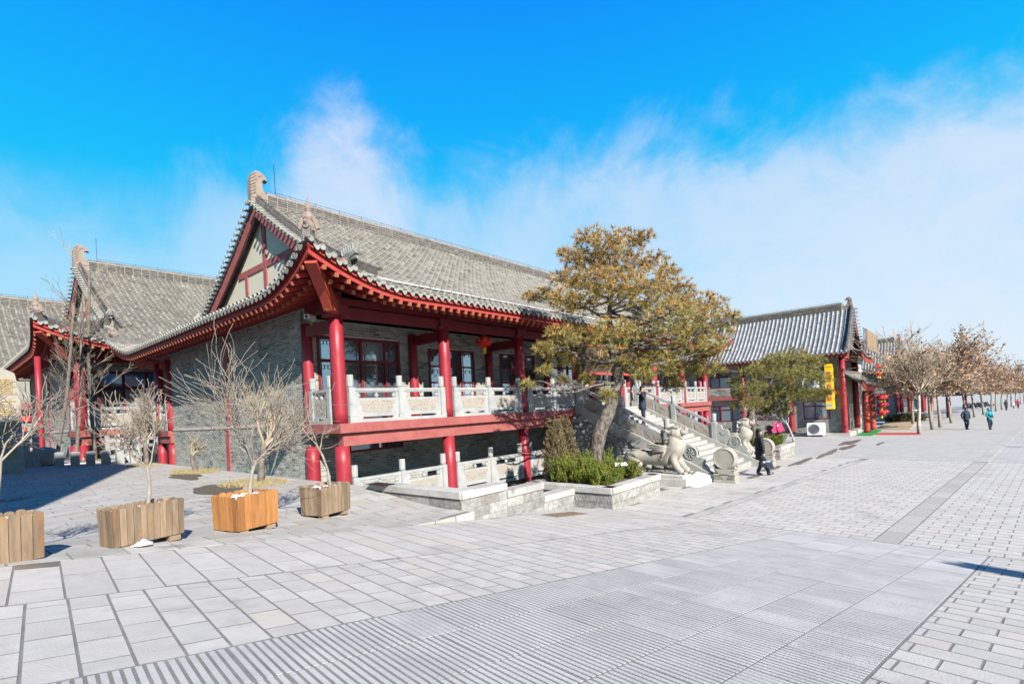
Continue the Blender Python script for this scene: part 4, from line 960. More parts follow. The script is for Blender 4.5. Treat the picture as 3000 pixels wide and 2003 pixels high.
for side, X in ((0, 18.15), (1, 23.1)):
    sg = -1 if side == 0 else 1
    # sloping string
    mb = MB(); pts = [(6.35, -.12), (6.35, .0), (12.0, 2.78), (12.0, 2.45)]
    mb.prism([(y, z) for y, z in [(6.3, -.16), (6.22, -.04), (6.35, .10), (12.0, 2.90), (12.0, 2.42), (6.62, -.2)]], .36, lambda u, v, w: (X-.18+w, u, v)); LK('string', mb, 'stair', st, wo=SO)
    posts = [11.78, 9.95, 8.12]
    for y in posts:
        p = link('post', cached('spost', lambda: MB().box(-.11, -.11, -.1, .11, .11, 1.0).box(-.12, -.08, .1, .12, .08, .9).box(-.08, -.12, .1, .08, .12, .9).lathe([(.09, 1.0), (.07, 1.03), (.10, 1.06), (.105, 1.36), (.09, 1.38), (.01, 1.385)], 16).mesh('stair_post', 'marble')), st, (X-SO[0], y-SO[1], ztr(y)+.05-SO[2]))
    for a, b in ((posts[1]+.11, posts[0]-.11), (posts[2]+.11, posts[1]-.11)):
        mb = MB(); zA, zB = ztr(a)+.12, ztr(b)+.12
        def pl(o0, o1, w, mi=0, inset=0): mb.prism([(a+inset, zA+o0), (b-inset, zB+o0), (b-inset, zB+o1), (a+inset, zA+o1)], 2*w, lambda u, v, q: (X-w+q, u, v), mi=mi)
        pl(.06, .62, .055); pl(.80, .92, .08); pl(0, .08, .09)
        mb.prism([(a, zA+.55), (a+.12, zA+.70), (a+.12, zA+.83), (a, zA+.80)], .1, lambda u, v, q: (X-.05+q, u, v)); mb.prism([(b, zB+.55), (b-.12, zB+.52), (b-.12, zB+.76), (b, zB+.80)], .1, lambda u, v, q: (X-.05+q, u, v))
        mb.lathe([(.03, 0), (.055, .06), (.05, .1), (.03, .14), (.06, .2)], 7, (X, (a+b)/2, (zA+zB)/2+.62))
        for q in (-1, 1):
            xx = X+q*.057
            for (c, d) in ((a+.08, (a+b)/2-.06), ((a+b)/2+.06, b-.08)):
                zc_, zd = zA+(c-a)*.4982, zA+(d-a)*.4982
                mb.prism([(c, zc_+.16), (d, zd+.16), (d, zd+.52), (c, zc_+.52)][::1], .008*q, lambda u, v, w: (xx+w, u, v), mi=1)
                rr = random.Random(int(c*100)+side)
                for k in range(5):
                    u = rr.uniform(.1, .9); v = rr.uniform(.2, .45); aa = rr.uniform(0, 6); P_ = []
                    for i in range(7): P_.append((xx+q*.01, c+(d-c)*min(max(u, .03), .97), zc_+(zd-zc_)*u+min(max(v, .18), .5))); u += .12*cos(aa); v += .055*sin(aa); aa += rr.uniform(-.3, 1.1)
                    mb.tube(P_, .011, 4, mi=1)
        LK('panel', mb, ['marble', 'carved'], st, wo=SO)
    # scroll panel at the foot
    ol = [(8.0, .62), (8.0, 1.62), (7.93, 1.66), (7.80, 1.60), (7.76, 1.46), (7.70, 1.43), (7.58, 1.42), (7.48, 1.32), (7.50, 1.22), (7.46, 1.17), (7.30, 1.18), (7.12, 1.10), (7.02, .95), (7.03, .80), (6.98, .72), (6.88, .74), (6.78, .68), (6.74, .58), (6.78, .50), (6.70, .44), (6.62, .30), (6.60, .20), (6.55, .16), (6.42, .17), (6.33, .08), (6.34, -.04), (6.45, -.10), (6.62, -.08)]
    mb = MB(); mb.prism(ol, .14, lambda u, v, w: (X-.07+w, u, v))
    for q in (-1, 1):
        xx = X+q*.072
        mb.lathe([(.001, 0), (.20, 0), (.205, .02*1), (.24, .02), (.25, 0)], 22, (xx if q > 0 else xx-.02, 7.24, .88), axis='x', cap=False) if q > 0 else mb.lathe([(.25, 0), (.24, -.02), (.205, -.02), (.20, 0), (.001, 0)], 22, (xx, 7.24, .88), axis='x', cap=False)
        mb.lathe([(.105, 0), (.12, .03*q), (.10, .03*q), (.001, .02*q)], 14, (xx, 6.46, .04), axis='x', cap=False)
        rr = random.Random(9+side)
        for k in range(8):
            aa = 2*pi*k/8; mb.tube([(xx+q*.012, 7.24+.03*cos(aa), .88+.03*sin(aa)), (xx+q*.015, 7.24+.1*cos(aa+.5), .88+.1*sin(aa+.5)), (xx+q*.012, 7.24+.18*cos(aa+.3), .88+.18*sin(aa+.3))], .014, 4)
        for k in range(16):
            y = rr.uniform(6.75, 7.9); zt_ = .1+(y-6.6)*.95 if y < 7 else .85+(y-7)*.6; v = rr.uniform(ztr(y)+.15, max(zt_, ztr(y)+.2)); aa = rr.uniform(0, 6); P_ = []
            if hypot(y-7.24, v-.88) < .3: continue
            for i in range(7):
                P_.append((xx+q*.006, y, v)); y += .05*cos(aa); v += .05*sin(aa); aa += rr.uniform(.1, 1.0)
            mb.tube(P_, [.016, .016, .014, .014, .012, .01, .006], 4)
    LK('scroll_panel', mb, 'relief', st, wo=SO)
    # flank wall in quarry-faced blocks
    fx = X-.16 if side == 0 else X+.16; core = MB(); core.prism([(6.9, -.3), (12.3, -.3), (12.3, 2.4), (11.95, 2.38), (6.9, .02)], .2, lambda u, v, w: (fx+(.02+w)*(-sg), u, v))
    fw_ = LK('flank_wall', core, 'mortar', st, wo=SO); z = -.25; i = 0; blocks = 0
    while z < 2.4:
        h = .26; y = 6.7+(.2 if i % 2 else 0)
        while y < 12.2:
            l = R.uniform(.34, .62); e = min(y+l, 12.25); ztop = ztr(y)-.22+.10
            if z+.05 < ztr(e)-.2:
                mb = MB(); a, b, c = y+.012, e-.012, z+.012
                dA = min(z+h-.012, ztr(a)-.12); dB = min(z+h-.012, ztr(b)-.12)
                if dA > c+.03 or dB > c+.03:
                    dA = max(dA, c+.01); dB = max(dB, c+.01); nb = 4; V = []; k = nb+1
                    for j in range(k):
                        for i2 in range(k):
                            u, v = i2/nb, j/nb; yy = a+(b-a)*u; top = dA+(dB-dA)*u; zz = c+(top-c)*v; edge = min(u, 1-u, v, 1-v)
                            V.append((fx+sg*(.005+(R.uniform(.02, .085) if edge > .01 else 0)), yy, zz))
                    Q = [(j*k+i2, j*k+i2+1, (j+1)*k+i2+1, (j+1)*k+i2) for j in range(nb) for i2 in range(nb)]
                    mb.add(V, Q, tint=R.uniform(-.6, .6)); LK('block', mb, 'rubble', fw_, (fx, a, c), wo=SO); blocks += 1
            y = e
        z += h; i += 1
# ---------------- planted beds
def bed(x0, y0, x1, y1, h, label):
    z0 = zstreet((x0+x1)/2, y0)-.06; o0 = (x0, y0, z0); b = thing('flower_bed', label, 'flower bed', o0, group='raised stone beds by the stairs')
    zt = z0+h+.06; t = .30
    c = MB(); c.box(x0+.05, y0+.05, z0-.3, x1-.05, y1-.05, zt-.16); LK('bed_core', c, 'mortar', b, wo=o0)
    s = MB(); s.box(x0+t+.002, y0+t+.002, zt-.2, x1-t-.002, y1-t-.002, zt-.03); LK('soil', s, 'soil', b, wo=o0)
    def run(p0, p1, z, hh, proud, name, L0, th):
        d = Vector((p1[0]-p0[0], p1[1]-p0[1])); n = max(1, round(d.length/L0)); d /= n; u = d.normalized(); nn = Vector((u.y, -u.x))
        for i in range(n):
            a = Vector(p0)+d*i+u*.004; e = Vector(p0)+d*(i+1)-u*.004; mb = MB(); pr = proud+R.uniform(-.003, .004); bz = .015
            q = [a+nn*pr, e+nn*pr, e-nn*th, a-nn*th]
            V = [(*v_, z+.003) for v_ in q]+[(*v_, z+hh-bz) for v_ in q]; q2 = [a+nn*(pr-bz), e+nn*(pr-bz), e-nn*th, a-nn*th]; V += [(*v_, z+hh-.003) for v_ in q2]
            mb.add(V, PQ, tint=R.uniform(-.5, .5))
            # tooled furrows
            if name == 'wall_stone':
                k = int(d.length/.045)
                for j in range(k):
                    p = a+u*(.02+j*.045)+nn*(pr+.001); mb.tube([(p.x, p.y, z+.02+R.uniform(0, .02)), (p.x+u.x*.05, p.y+u.y*.05, z+hh-.03-R.uniform(0, .02))], .008, 3, cap=False)
            else:
                k = int(d.length/.03)
                for j in range(k):
                    p = a+u*(.02+j*.03)+nn*(pr+.0005); mb.tube([(p.x, p.y, z+.03), (p.x, p.y, z+hh-.05)], .005, 3, cap=False)
            c0 = (a.x, a.y, z); LK(name, mb, 'split' if name == 'wall_stone' else 'kerb', b, c0, wo=o0)
    for p0, p1 in (((x0, y1), (x0, y0)), ((x0, y0), (x1, y0)), ((x1, y0), (x1, y1)), ((x1, y1), (x0, y1))):
        hh = (h-.17)/2+.03
        run(p0, p1, z0, hh, .0, 'wall_stone', .55, .2); run(p0, p1, z0+hh, hh, .0, 'wall_stone', .48, .2); run(p0, p1, zt-.17, .17, .045, 'coping_stone', .62, t)
    return b, zt
bed1, zb1 = bed(11.75, 6.85, 14.6, 9.7, .62, 'raised stone flower bed with green junipers under the big leaning pine')
bed2, zb2 = bed(26.0, 6.2, 28.8, 9.1, .62, 'raised stone flower bed behind the walking woman, under the smaller pine')
# ---------------- low retaining wall stepping down
rw = thing('retaining_wall', 'low pale stone wall stepping down beside the paved ramp', 'wall', (7, 7.5, .6)); RO = (7, 7.5, .6)
def wall_run(p0, p1, zb, zt, cop=.15, L0=.62, th=.34, cname='coping_stone', rowh=.21):
    d = Vector((p1[0]-p0[0], p1[1]-p0[1])); Lt = d.length; u = d.normalized(); nn = Vector((u.y, -u.x))
    def blk(a, e, z0a, z0b, z1, pr, name, th_=th, matn='kerb'):
        A = Vector(p0)+u*(a+.004); E = Vector(p0)+u*(e-.004); mb = MB(); bz = .012
        q = [A+nn*pr, E+nn*pr, E-nn*th_, A-nn*th_]; zz = [z0a, z0b, z0b, z0a]
        V = [(*v_, z_) for v_, z_ in zip(q, zz)]+[(*v_, z1-bz) for v_ in q]; q2 = [A+nn*(pr-bz)+u*bz, E+nn*(pr-bz)-u*bz, E-nn*(th_-bz)-u*bz, A-nn*(th_-bz)+u*bz]; V += [(*v_, z1-.003) for v_ in q2]
        mb.add(V, PQ, tint=R.uniform(-.6, .6)); LK(name, mb, 'split' if name == 'wall_stone' else matn, rw, (A.x, A.y, z1), wo=RO)
    n = max(1, round(Lt/L0)); w = Lt/n
    for i in range(n): blk(i*w, (i+1)*w, zt-cop, zt-cop, zt, .035, cname, th+.02)
    z = zt-cop; r_ = 0
    while z > min(zb(0), zb(Lt))+.02:
        z0 = z-rowh; a = 0; first = True
        while a < Lt-.02:
            l = R.uniform(.38, .6)*(0.5 if (first and r_ % 2) else 1); e = min(a+l, Lt); e = Lt if Lt-e < .15 else e; first = False
            za, ze = max(z0, zb(a)-.05), max(z0, zb(e)-.05)
            if za < z-.01 or ze < z-.01: blk(a, e, min(za, z-.005), min(ze, z-.005), z-.004, .0, 'wall_stone')
            a = e
        z = z0; r_ += 1
wall_run((7.0, 10.9), (7.0, 7.5), lambda a: .6, 1.20, th=.34)
segs = [(7.0, 8.36, 1.19), (8.362, 9.68, 1.01), (9.682, 10.95, .68)]
for a, b, zt in segs: wall_run((a, 7.5), (b, 7.5), lambda u, a=a: zstreet(a+u, 7.5), zt)
mh = MB(); mh.box(9.1, 6.62, 0, 9.9, 6.98, .012); mh_ = MB()
zz = lambda x: zstreet(x, 6.8)
mh_.hexa([(9.0, 6.6, zz(9.0)-.02), (10.2, 6.6, zz(10.2)-.02), (10.2, 7.1, zz(10.2)-.02), (9.0, 7.1, zz(9.0)-.02), (9.0, 6.6, zz(9.0)+.012), (10.2, 6.6, zz(10.2)+.012), (10.2, 7.1, zz(10.2)+.012), (9.0, 7.1, zz(9.0)+.012)])
tag(link('access_cover', mh_.mesh('access_cover', 'rust', origin=(9.6, 6.85, zz(9.6))), None, (9.6, 6.85, zz(9.6))), 'rusty brown iron access cover in the paving beside the stepped wall', 'cover')
cv = MB(); cv.box(-.35, -.16, 0, .35, .16, .012); tag(link('iron_plate', cv.mesh('iron_plate', 'metal'), None, (6.98+.0, 10.2, 1.203), pi/2), 'dark iron plate lying on top of the low wall behind the third planter', 'plate')
# ---------------- snow heap
def lump(name, c, rx, ry, h, matn, n=18, k=7, seed=1, zf=None):
    rr = random.Random(seed); V = []; 
    for i in range(k+1):
        f = i/k
        for j in range(n):
            a = 2*pi*j/n; r_ = (1-f**1.6)*(1+.22*sin(3*a+seed)+.12*sin(7*a+seed*2)); V.append((c[0]+rx*r_*cos(a)+rr.uniform(-.02, .02), c[1]+ry*r_*sin(a)+rr.uniform(-.02, .02), c[2]+h*(f**.8)*(1+.25*sin(2*a+seed))+rr.uniform(-.012, .012)*(i > 0)))
    mb = MB(); mb.add(V, [(i*n+j, i*n+(j+1) % n, (i+1)*n+(j+1) % n, (i+1)*n+j) for i in range(k) for j in range(n)], P=[[k*n+j for j in range(n)]]); mb.smooth = True
    return link(name, mb.mesh(name, matn, origin=c), None, c)
tag(lump('snow_heap', (17.35, 6.75, -.1), .75, .36, .34, 'snow', 26, 9, 3), 'heap of white snow at the foot of the stairs beside the near stone beast', 'snow')
tag(lump('snow_patch', (1.75, 7.62, 1.36), .10, .05, .06, 'snow', 12, 5, 5), 'small lump of snow in front of the wide weathered planter', 'snow')
# ---------------- winged stone beasts
def make_beast(loc, label, bh=.34, name='stone_beast'):
    b = thing(name, label, 'statue', loc, group='winged stone beasts guarding the stairs')
    pb = MB(); pb.bbox(-.42, -.75, -.15, .42, 1.95, bh-.05, .02); pb.bbox(-.36, -.62, bh-.049, .36, 1.85, bh+.10, .05, tint=.2); link('plinth', pb.mesh('plinth', 'kerb'), b)
    z = bh+.10
    # head end towards -y ; spine of one continuous body
    V = [(0, .60, z+.55), (0, .08, z+.56), (0, -.28, z+.68), (0, -.30, z+.98), (0, -.20, z+1.20), (0, -.20, z+1.38), (0, -.38, z+1.46),      # 0..6 belly chest neck head
         (0, 1.10, z+.62), (0, 1.48, z+.56), (0, 1.70, z+.46), (0, 1.80, z+.25), (0, 1.68, z+.08),                                    # 7..11 rump tail
         (.20, -.16, z+.62), (.21, -.32, z+.36), (.21, -.50, z+.12), (.21, -.66, z+.06),                                              # 12..15 right foreleg
         (-.20, -.16, z+.62), (-.21, -.28, z+.36), (-.21, -.44, z+.12), (-.21, -.60, z+.06),
         (.22, 1.30, z+.52), (.24, 1.02, z+.34), (.24, 1.30, z+.14), (.24, 1.10, z+.06),
         (-.22, 1.30, z+.52), (-.24, 1.02, z+.34), (-.24, 1.30, z+.14), (-.24, 1.10, z+.06)]
    E = [(0, 1), (1, 2), (2, 3), (3, 4), (4, 5), (5, 6), (0, 7), (7, 8), (8, 9), (9, 10), (10, 11), (2, 12), (12, 13), (13, 14), (14, 15), (2, 16), (16, 17), (17, 18), (18, 19), (8, 20), (20, 21), (21, 22), (22, 23), (8, 24), (24, 25), (25, 26), (26, 27)]
    Rr = [.33, .36, .46, .39, .29, .26, .20, .33, .42, .28, .09, .05, .19, .15, .13, .14, .19, .15, .13, .14, .25, .14, .09, .10, .2, .14, .09, .10]
    body = link('body', skinned(V, E, Rr, 2, 'statue', 2, 'body'), b)
    hd = MB(); hd.smooth = False
    # skull, snout, jaws, brow, horns, mane, wings
    hd.sphere((0, -.26, z+1.46), .27, 12, 8, sc=(.95, 1.15, .85)); hd.sphere((0, -.56, z+1.50), .16, 10, 6, sc=(1.0, 1.1, .75)); hd.sphere((0, -.68, z+1.58), .085, 8, 5, sc=(1.2, .8, .9))
    hd.tube([(0, -.18, z+1.32), (0, -.36, z+1.29), (0, -.52, z+1.33)], [.15, .13, .08], 9)
    for q in (-1, 1):
        hd.sphere((q*.12, -.40, z+1.60), .06, 7, 5); hd.tube([(q*.13, -.44, z+1.66), (q*.15, -.28, z+1.70), (q*.12, -.08, z+1.64), (q*.1, .12, z+1.52)], [.05, .055, .05, .02], 6)
        hd.tube([(q*.19, -.12, z+1.50), (q*.24, .0, z+1.56), (q*.22, .12, z+1.50)], [.07, .06, .02], 6)
        for k in range(5): hd.tube([(q*.18, -.16+.02*k, z+1.32-.12*k), (q*.21, .0+.03*k, z+1.26-.12*k), (q*.17, .13+.02*k, z+1.14-.12*k)], [.05, .045, .012], 5)
        for k in range(3): hd.tube([(q*.05*k, -.5+.03*k, z+1.44), (q*.05*k, -.51+.03*k, z+1.39)], [.016, .004], 4)
        # claws
        for yy in (-.70 if q > 0 else -.64, 1.0):
            pw = MB()
            for k in range(4): pw.sphere((q*(.21 if yy < 0 else .24)+(k-1.5)*.045, yy, z+.05), .038, 6, 4, sc=(.9, 1.5, .9))
            link('paw', pw.mesh('paw', 'statue'), b)
    link('head', hd.mesh('head', 'statue'), b)
    for q in (-1, 1):
        wg = MB(); X_ = q*.30
        for (cy, cz, r0, tu, sgn) in ((-.10, z+.86, .14, 1.6, 1), (.18, z+.56, .09, 1.5, 1), (.62, z+1.02, .07, 1.4, 1)):
            pts = []; rr_ = []
            for i in range(22):
                t = i/21; a = 2*pi*tu*t; rad = r0*(.12+.88*t); pts.append((X_+q*.03*(1-t), cy+rad*cos(a), cz+rad*sin(a))); rr_.append(.018+.022*t)
            wg.tube(pts, rr_, 6)
        for k in range(4):
            wg.tube([(X_, -.05, z+.98-.05*k), (X_+q*.03, .22, z+1.02-.06*k), (X_+q*.03, .50, z+1.06-.09*k), (X_, .70-.06*k, z+1.02-.12*k)], [.045, .045, .04, .015], 6)
        wg.tube([(X_, .0, z+.80), (X_+q*.02, .12, z+.68), (X_, .22, z+.48)], [.06, .055, .03], 6)
        wg.smooth = True; link('wing', wg.mesh('wing', 'statue'), b)
        hn = MB(); pts = []
        for i in range(16): t = i/15; a = 2*pi*1.3*t; pts.append((q*.33, 1.40+(.02+.09*t)*cos(a), z+.62+(.02+.09*t)*sin(a)))
        hn.tube(pts, .014, 5); link('haunch_scroll', hn.mesh('haunch_scroll', 'statue'), b)
    return b
beast = make_beast((16.75, 7.45, -.08), 'winged stone beast on the near side of the stairs, beside the juniper bed')
beast.scale = (.93,)*3; b2 = copy_tree(beast); b2.location = (24.35, 7.45, -.18); tag(b2, 'winged stone beast on the far side of the stairs, half hidden by the balustrade', 'statue')
# ---------------- drum stones
def make_drum(loc, label):
    d = thing('drum_stone', label, 'drum stone', loc, group='carved drum stones at the foot of the stairs')
    p = MB(); p.bbox(-.24, -.36, 0, .24, .36, .10, .01); p.bbox(-.20, -.34, .10, .20, .34, .26, .03); p.bbox(-.22, -.36, .26, .22, .36, .31, .01); p.bbox(-.18, -.32, .31, .18, .32, .42, .02); p.bbox(-.20, -.34, .42, .20, .34, .47, .01)
    for k in range(14): 
        y = -.31+k*.048
        for q in (-1, 1): p.tube([(q*.205, y, .13), (q*.212, y, .23)], .014, 4)
    link('pedestal', p.mesh('pedestal', 'statue'), d)
    for q in (-1, 1): t = MB(); t.prism([(-.30, .48), (.30, .48), (.02, .10), (-.02, .10)], .02*q, lambda u, v, w: (q*.20+w, u, v)); link('apron', t.mesh('apron', 'statue'), d)
    dr_ = MB(); dr_.lathe([(.001, -.15), (.315, -.15), (.325, -.165), (.345, -.165), (.375, -.12), (.385, 0), (.375, .12), (.345, .165), (.325, .165), (.315, .15), (.001, .15)], 36, (0, 0, .82), axis='x', cap=False)
    link('drum', dr_.mesh('drum', 'statue'), d)
    for q in (-1, 1):
        l = MB(); l.sphere((.0, q*.34, .50), .06, 7, 5); l.sphere((0, q*.385, .57), .05, 7, 5); l.tube([(.1, q*.33, .46), (.0, q*.30, .54), (-.1, q*.33, .46)], [.05, .06, .05], 6); link('carved_beast', l.mesh('carved_beast', 'statue'), d)
    return d
d1 = make_drum((18.05, 6.02, -.1), 'round drum stone at the near side of the stairs foot')
d2 = copy_tree(d1); d2.location = (23.2, 6.1, -.17); tag(d2, 'round drum stone at the far side of the stairs foot, behind the walking woman', 'drum stone')
# ---------------- wooden planter boxes
def make_planter(c0, c1, w, d, h, nb, nd, matn, label, foot=.05, flare=.018, snow=True):
    """c0, c1: front corners on the ground (world)"""
    a = Vector(c0); b = Vector(c1); ang = atan2(b.y-a.y, b.x-a.x); o = (a+b)/2; z = o.z
    P = thing('planter_box', label, 'planter', (o.x, o.y, z), ang, group='wooden board planters along the ramp edge')
    for q in (-1, 1):
        for s in (.02, d-.14): mb = MB(); mb.box(q*(w/2-.11)-.07, s, -.03, q*(w/2-.11)+.07, s+.12, foot); link('foot', mb.mesh('foot', 'woodf'), P)
    def board(name, fnp, wd, h_, t):
        n = 7; poly = [(-wd/2, 0)]+[(-wd/2, h_-wd*.32)]+[(-wd/2*cos(pi*k/n), h_-wd*.32+wd*.34*sin(pi*k/n)) for k in range(1, n)]+[(wd/2, h_-wd*.32), (wd/2, 0)]
        mb = MB(); mb.prism(poly[::-1], .02, fnp, tint=t); link(name, mb.mesh(name, matn), P)
    wb = w/nb
    for i in range(nb):
        x = -w/2+(i+.5)*wb; hh = h+R.uniform(-.008, .008)
        for back in (0, 1):
            yb = (lambda v, q: -.0-flare*(v/h)+q) if not back else (lambda v, q: d+flare*(v/h)-q)
            board('board', lambda u, v, q, x=x, yb=yb: (x*(1+flare*1.2*v/h)+u*(1+flare*v/h), yb(v, q), foot+v), wb-.006, hh, R.uniform(-.5, .5))
    wd = (d-.05)/nd
    for i in range(nd):
        y = .025+(i+.5)*wd; hh = h-.01+R.uniform(-.008, .008)
        for q_ in (-1, 1):
            board('board', lambda u, v, q, y=y, q_=q_: (q_*(w/2-.0+flare*.8*v/h-q), y+u, foot+v), wd-.006, hh, R.uniform(-.7, .2))
    for q_ in (-1, 1):
        for y in (.0, d): mb = MB(); mb.box(q_*(w/2-.03)-.015, y-.01 if y else .021, foot, q_*(w/2-.03)+.015, y+.012 if not y else y-.021, foot+h*.85); link('corner_post', mb.mesh('corner_post', 'woodf'), P)
    s = MB(); s.box(-w/2+.025, .025, foot+.1, w/2-.025, d-.025, foot+h-.10); link('soil', s.mesh('soil', 'soil'), P)
    if snow:
        n = 12; V = []; 
        for j in range(7):
            for i in range(n): V.append((-w/2+.03+(w-.06)*i/(n-1), .03+(d-.06)*j/6, foot+h-.07+R.uniform(-.025, .035)))
        sb = MB(); sb.add(V, [(j*n+i, j*n+i+1, (j+1)*n+i+1, (j+1)*n+i) for j in range(6) for i in range(n-1)]); sb.smooth = True; so_ = link('snow', sb.mesh('snow', 'snow'), P, kind='stuff')
    return P
make_planter((.0, 7.30, 1.49), (.84, 7.49, 1.43), .86, .42, .50, 9, 5, 'woodg', 'grey weathered board planter cut off by the left edge of the photo', foot=.0)
make_planter((1.49, 7.74, 1.35), (2.29, 7.93, 1.27), .83, .34, .47, 11, 5, 'woodg', 'wide grey-brown board planter with a small lump of snow before it')
make_planter((3.03, 8.12, 1.16), (3.74, 8.30, 1.10), .70, .58, .53, 6, 6, 'woodo', 'bright orange board planter, third from the left')
make_planter((4.68, 8.72, 1.0), (5.42, 8.92, .97), .72, .52, .53, 9, 5, 'woodg', 'weathered planter with orange-streaked boards nearest the stepped stone wall')
# ================================================================== VEGETATION
def rdir(rr, up_=0.):
    v = Vector((rr.gauss(0, 1), rr.gauss(0, 1), rr.gauss(0, 1)+up_)); return v.normalized()
def frame(d, rr=R):
    d = Vector(d).normalized(); a = d.orthogonal().normalized(); b = d.cross(a); t = rr.uniform(0, 2*pi); a2 = a*cos(t)+b*sin(t); b2 = d.cross(a2)
    return np.array([[a2.x, b2.x, d.x], [a2.y, b2.y, d.y], [a2.z, b2.z, d.z]])
def needle_tuft(n, L, w, spread, seed):
    rr = random.Random(seed); V = []; T = []
    for i in range(n):
        a = rr.uniform(0, 2*pi); e = rr.uniform(.15, spread); d = Vector((sin(e)*cos(a), sin(e)*sin(a), cos(e))); s_ = d.orthogonal().normalized(); tt = rr.uniform(0, pi); s_ = (s_*cos(tt)+d.cross(s_)*sin(tt)); l = L*rr.uniform(.7, 1.15); o = Vector((0, 0, rr.uniform(-.03, .05)))
        k = len(V); V += [tuple(o-s_*w), tuple(o+s_*w), tuple(o+d*l)]; T.append((k, k+1, k+2))
    return V, T
TUFTS = [needle_tuft(16, .155, .0075, 1.45, i) for i in range(3)]
def limb(p, q, rr, sag=.15, n=6, wob=.1):
    p = Vector(p); q = Vector(q); L_ = (q-p).length; pts = []
    o1, o2 = rdir(rr)*L_*wob, rdir(rr)*L_*wob
    for i in range(n+1):
        t = i/n; pts.append(p.lerp(q, t)+Vector((0, 0, sag*L_*sin(pi*t)))+o1*sin(pi*t)+o2*sin(2*pi*t)*.5)
    return pts
FARC = {(16.38, 6.25, 2.45), (15.86, 5.67, 2.04), (14.5, 5.76, 3.0), (15.28, 5.54, 3.11), (15.64, 6.79, 2.64)}
def make_pine(loc, label, trunk, rad, clumps, dens, group, mats_, seed, zsplit):
    rr = random.Random(seed); P = thing('pine_tree', label, 'pine tree', loc, group=group); L0 = Vector(loc)
    tb = MB(); tp = [Vector(t)-L0 for t in trunk]
    # subdivide and roughen the trunk
    pts = []; rad2 = []
    for i in range(len(tp)-1):
        for k in range(4):
            t = k/4; pts.append(tp[i].lerp(tp[i+1], t)+rdir(rr)*.02); rad2.append((rad[i]*(1-t)+rad[i+1]*t)*rr.uniform(.9, 1.12))
    pts.append(tp[-1]); rad2.append(rad[-1]); tb.tube(pts, rad2, 12); tb.smooth = True
    link('trunk', tb.mesh('trunk', 'bark'), P)
    kb = MB()
    for k in range(7):
        i = rr.randrange(3, len(pts)//2); d = rdir(rr); d.z *= .3; kb.tube([pts[i], pts[i]+d*rad2[i]*1.1, pts[i]+d*rad2[i]*1.5], [rad2[i]*.5, rad2[i]*.4, rad2[i]*.12], 7)
    for k in range(2): link('trunk_knots', kb.mesh('trunk_knots', 'bark'), P, kind='stuff') if k == 0 else None
    br = MB(); mats3 = {0: [[], [], []], 1: [[], [], []], 2: [[], [], []]}; tn = {0: [[], [], []], 1: [[], [], []], 2: [[], [], []]}
    for (x, y, z, r_) in clumps:
        if (x, y, z) in FARC: x, y, z, r_ = x*1.16, y*1.16, H+(z-H)*1.16, r_*1.1
        r_ *= (.86 if z > 4.6 else (.70 if x > 12.8 else .58)) if seed == 11 else .9
        c = Vector((x, y, z))-L0
        # nearest trunk point that lies lower
        cand = [(((c-p).length+max(0, p.z-c.z+.2)*3), i) for i, p in enumerate(pts) if i > len(pts)*(.38 if seed != 11 else .42 if c.x+L0.x < 13 else .5)]; i = min(cand)[1]
        lp = limb(pts[i], c, rr, -.04, 7, .10); ln = (c-pts[i]).length; r0 = min(rad2[i]*.5, (.02+.018*ln)*(.6 if c.z+L0.z < 4 else 1))
        br.tube(lp, [r0*(1-.75*t/7) for t in range(8)], 6, tint=rr.uniform(-.4, .4))
        for k in range(int(5+r_*9)):
            j = rr.randrange(4, 8); e = c+Vector((rr.gauss(0, 1), rr.gauss(0, 1), rr.gauss(0, .6)))*r_*.6
            br.tube(limb(lp[j], e, rr, .0, 3, .12), [r0*.35, r0*.25, .012, .006], 4, tint=rr.uniform(-.4, .4), cap=False)
        n = int(dens*(r_**2)*(1 if r_ > .3 else 1.5))+10
        for k in range(n):
            d = rdir(rr); f = rr.random()**.45; e = Vector((d.x*r_*f*1.2, d.y*r_*f*1.2, d.z*r_*f*(.80 if seed == 11 else .55)))
            ax = (Vector((d.x, d.y, d.z*.6+.45))+rdir(rr)*.45).normalized(); p = c+e
            hh = (p.z+L0.z-zsplit)/3.2+rr.gauss(0, .33)+d.z*.3  # clump tops yellower, undersides darker: sun and shade put into the colour
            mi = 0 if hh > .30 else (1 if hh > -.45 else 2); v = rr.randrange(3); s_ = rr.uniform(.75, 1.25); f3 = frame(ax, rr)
            m3 = np.zeros((3, 4)); m3[:, :3] = f3*s_; m3[:, 3] = p; mats3[mi][v].append(m3); tn[mi][v].append(rr.uniform(-.5, .5))
    br.smooth = True; link('branches', br.mesh('branches', 'bark'), P)
    mb = MB()
    for mi in range(3):
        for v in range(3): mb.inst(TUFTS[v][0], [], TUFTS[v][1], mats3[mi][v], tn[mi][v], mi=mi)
    link('needles', mb.mesh('needles', mats_), P, kind='stuff'); return P
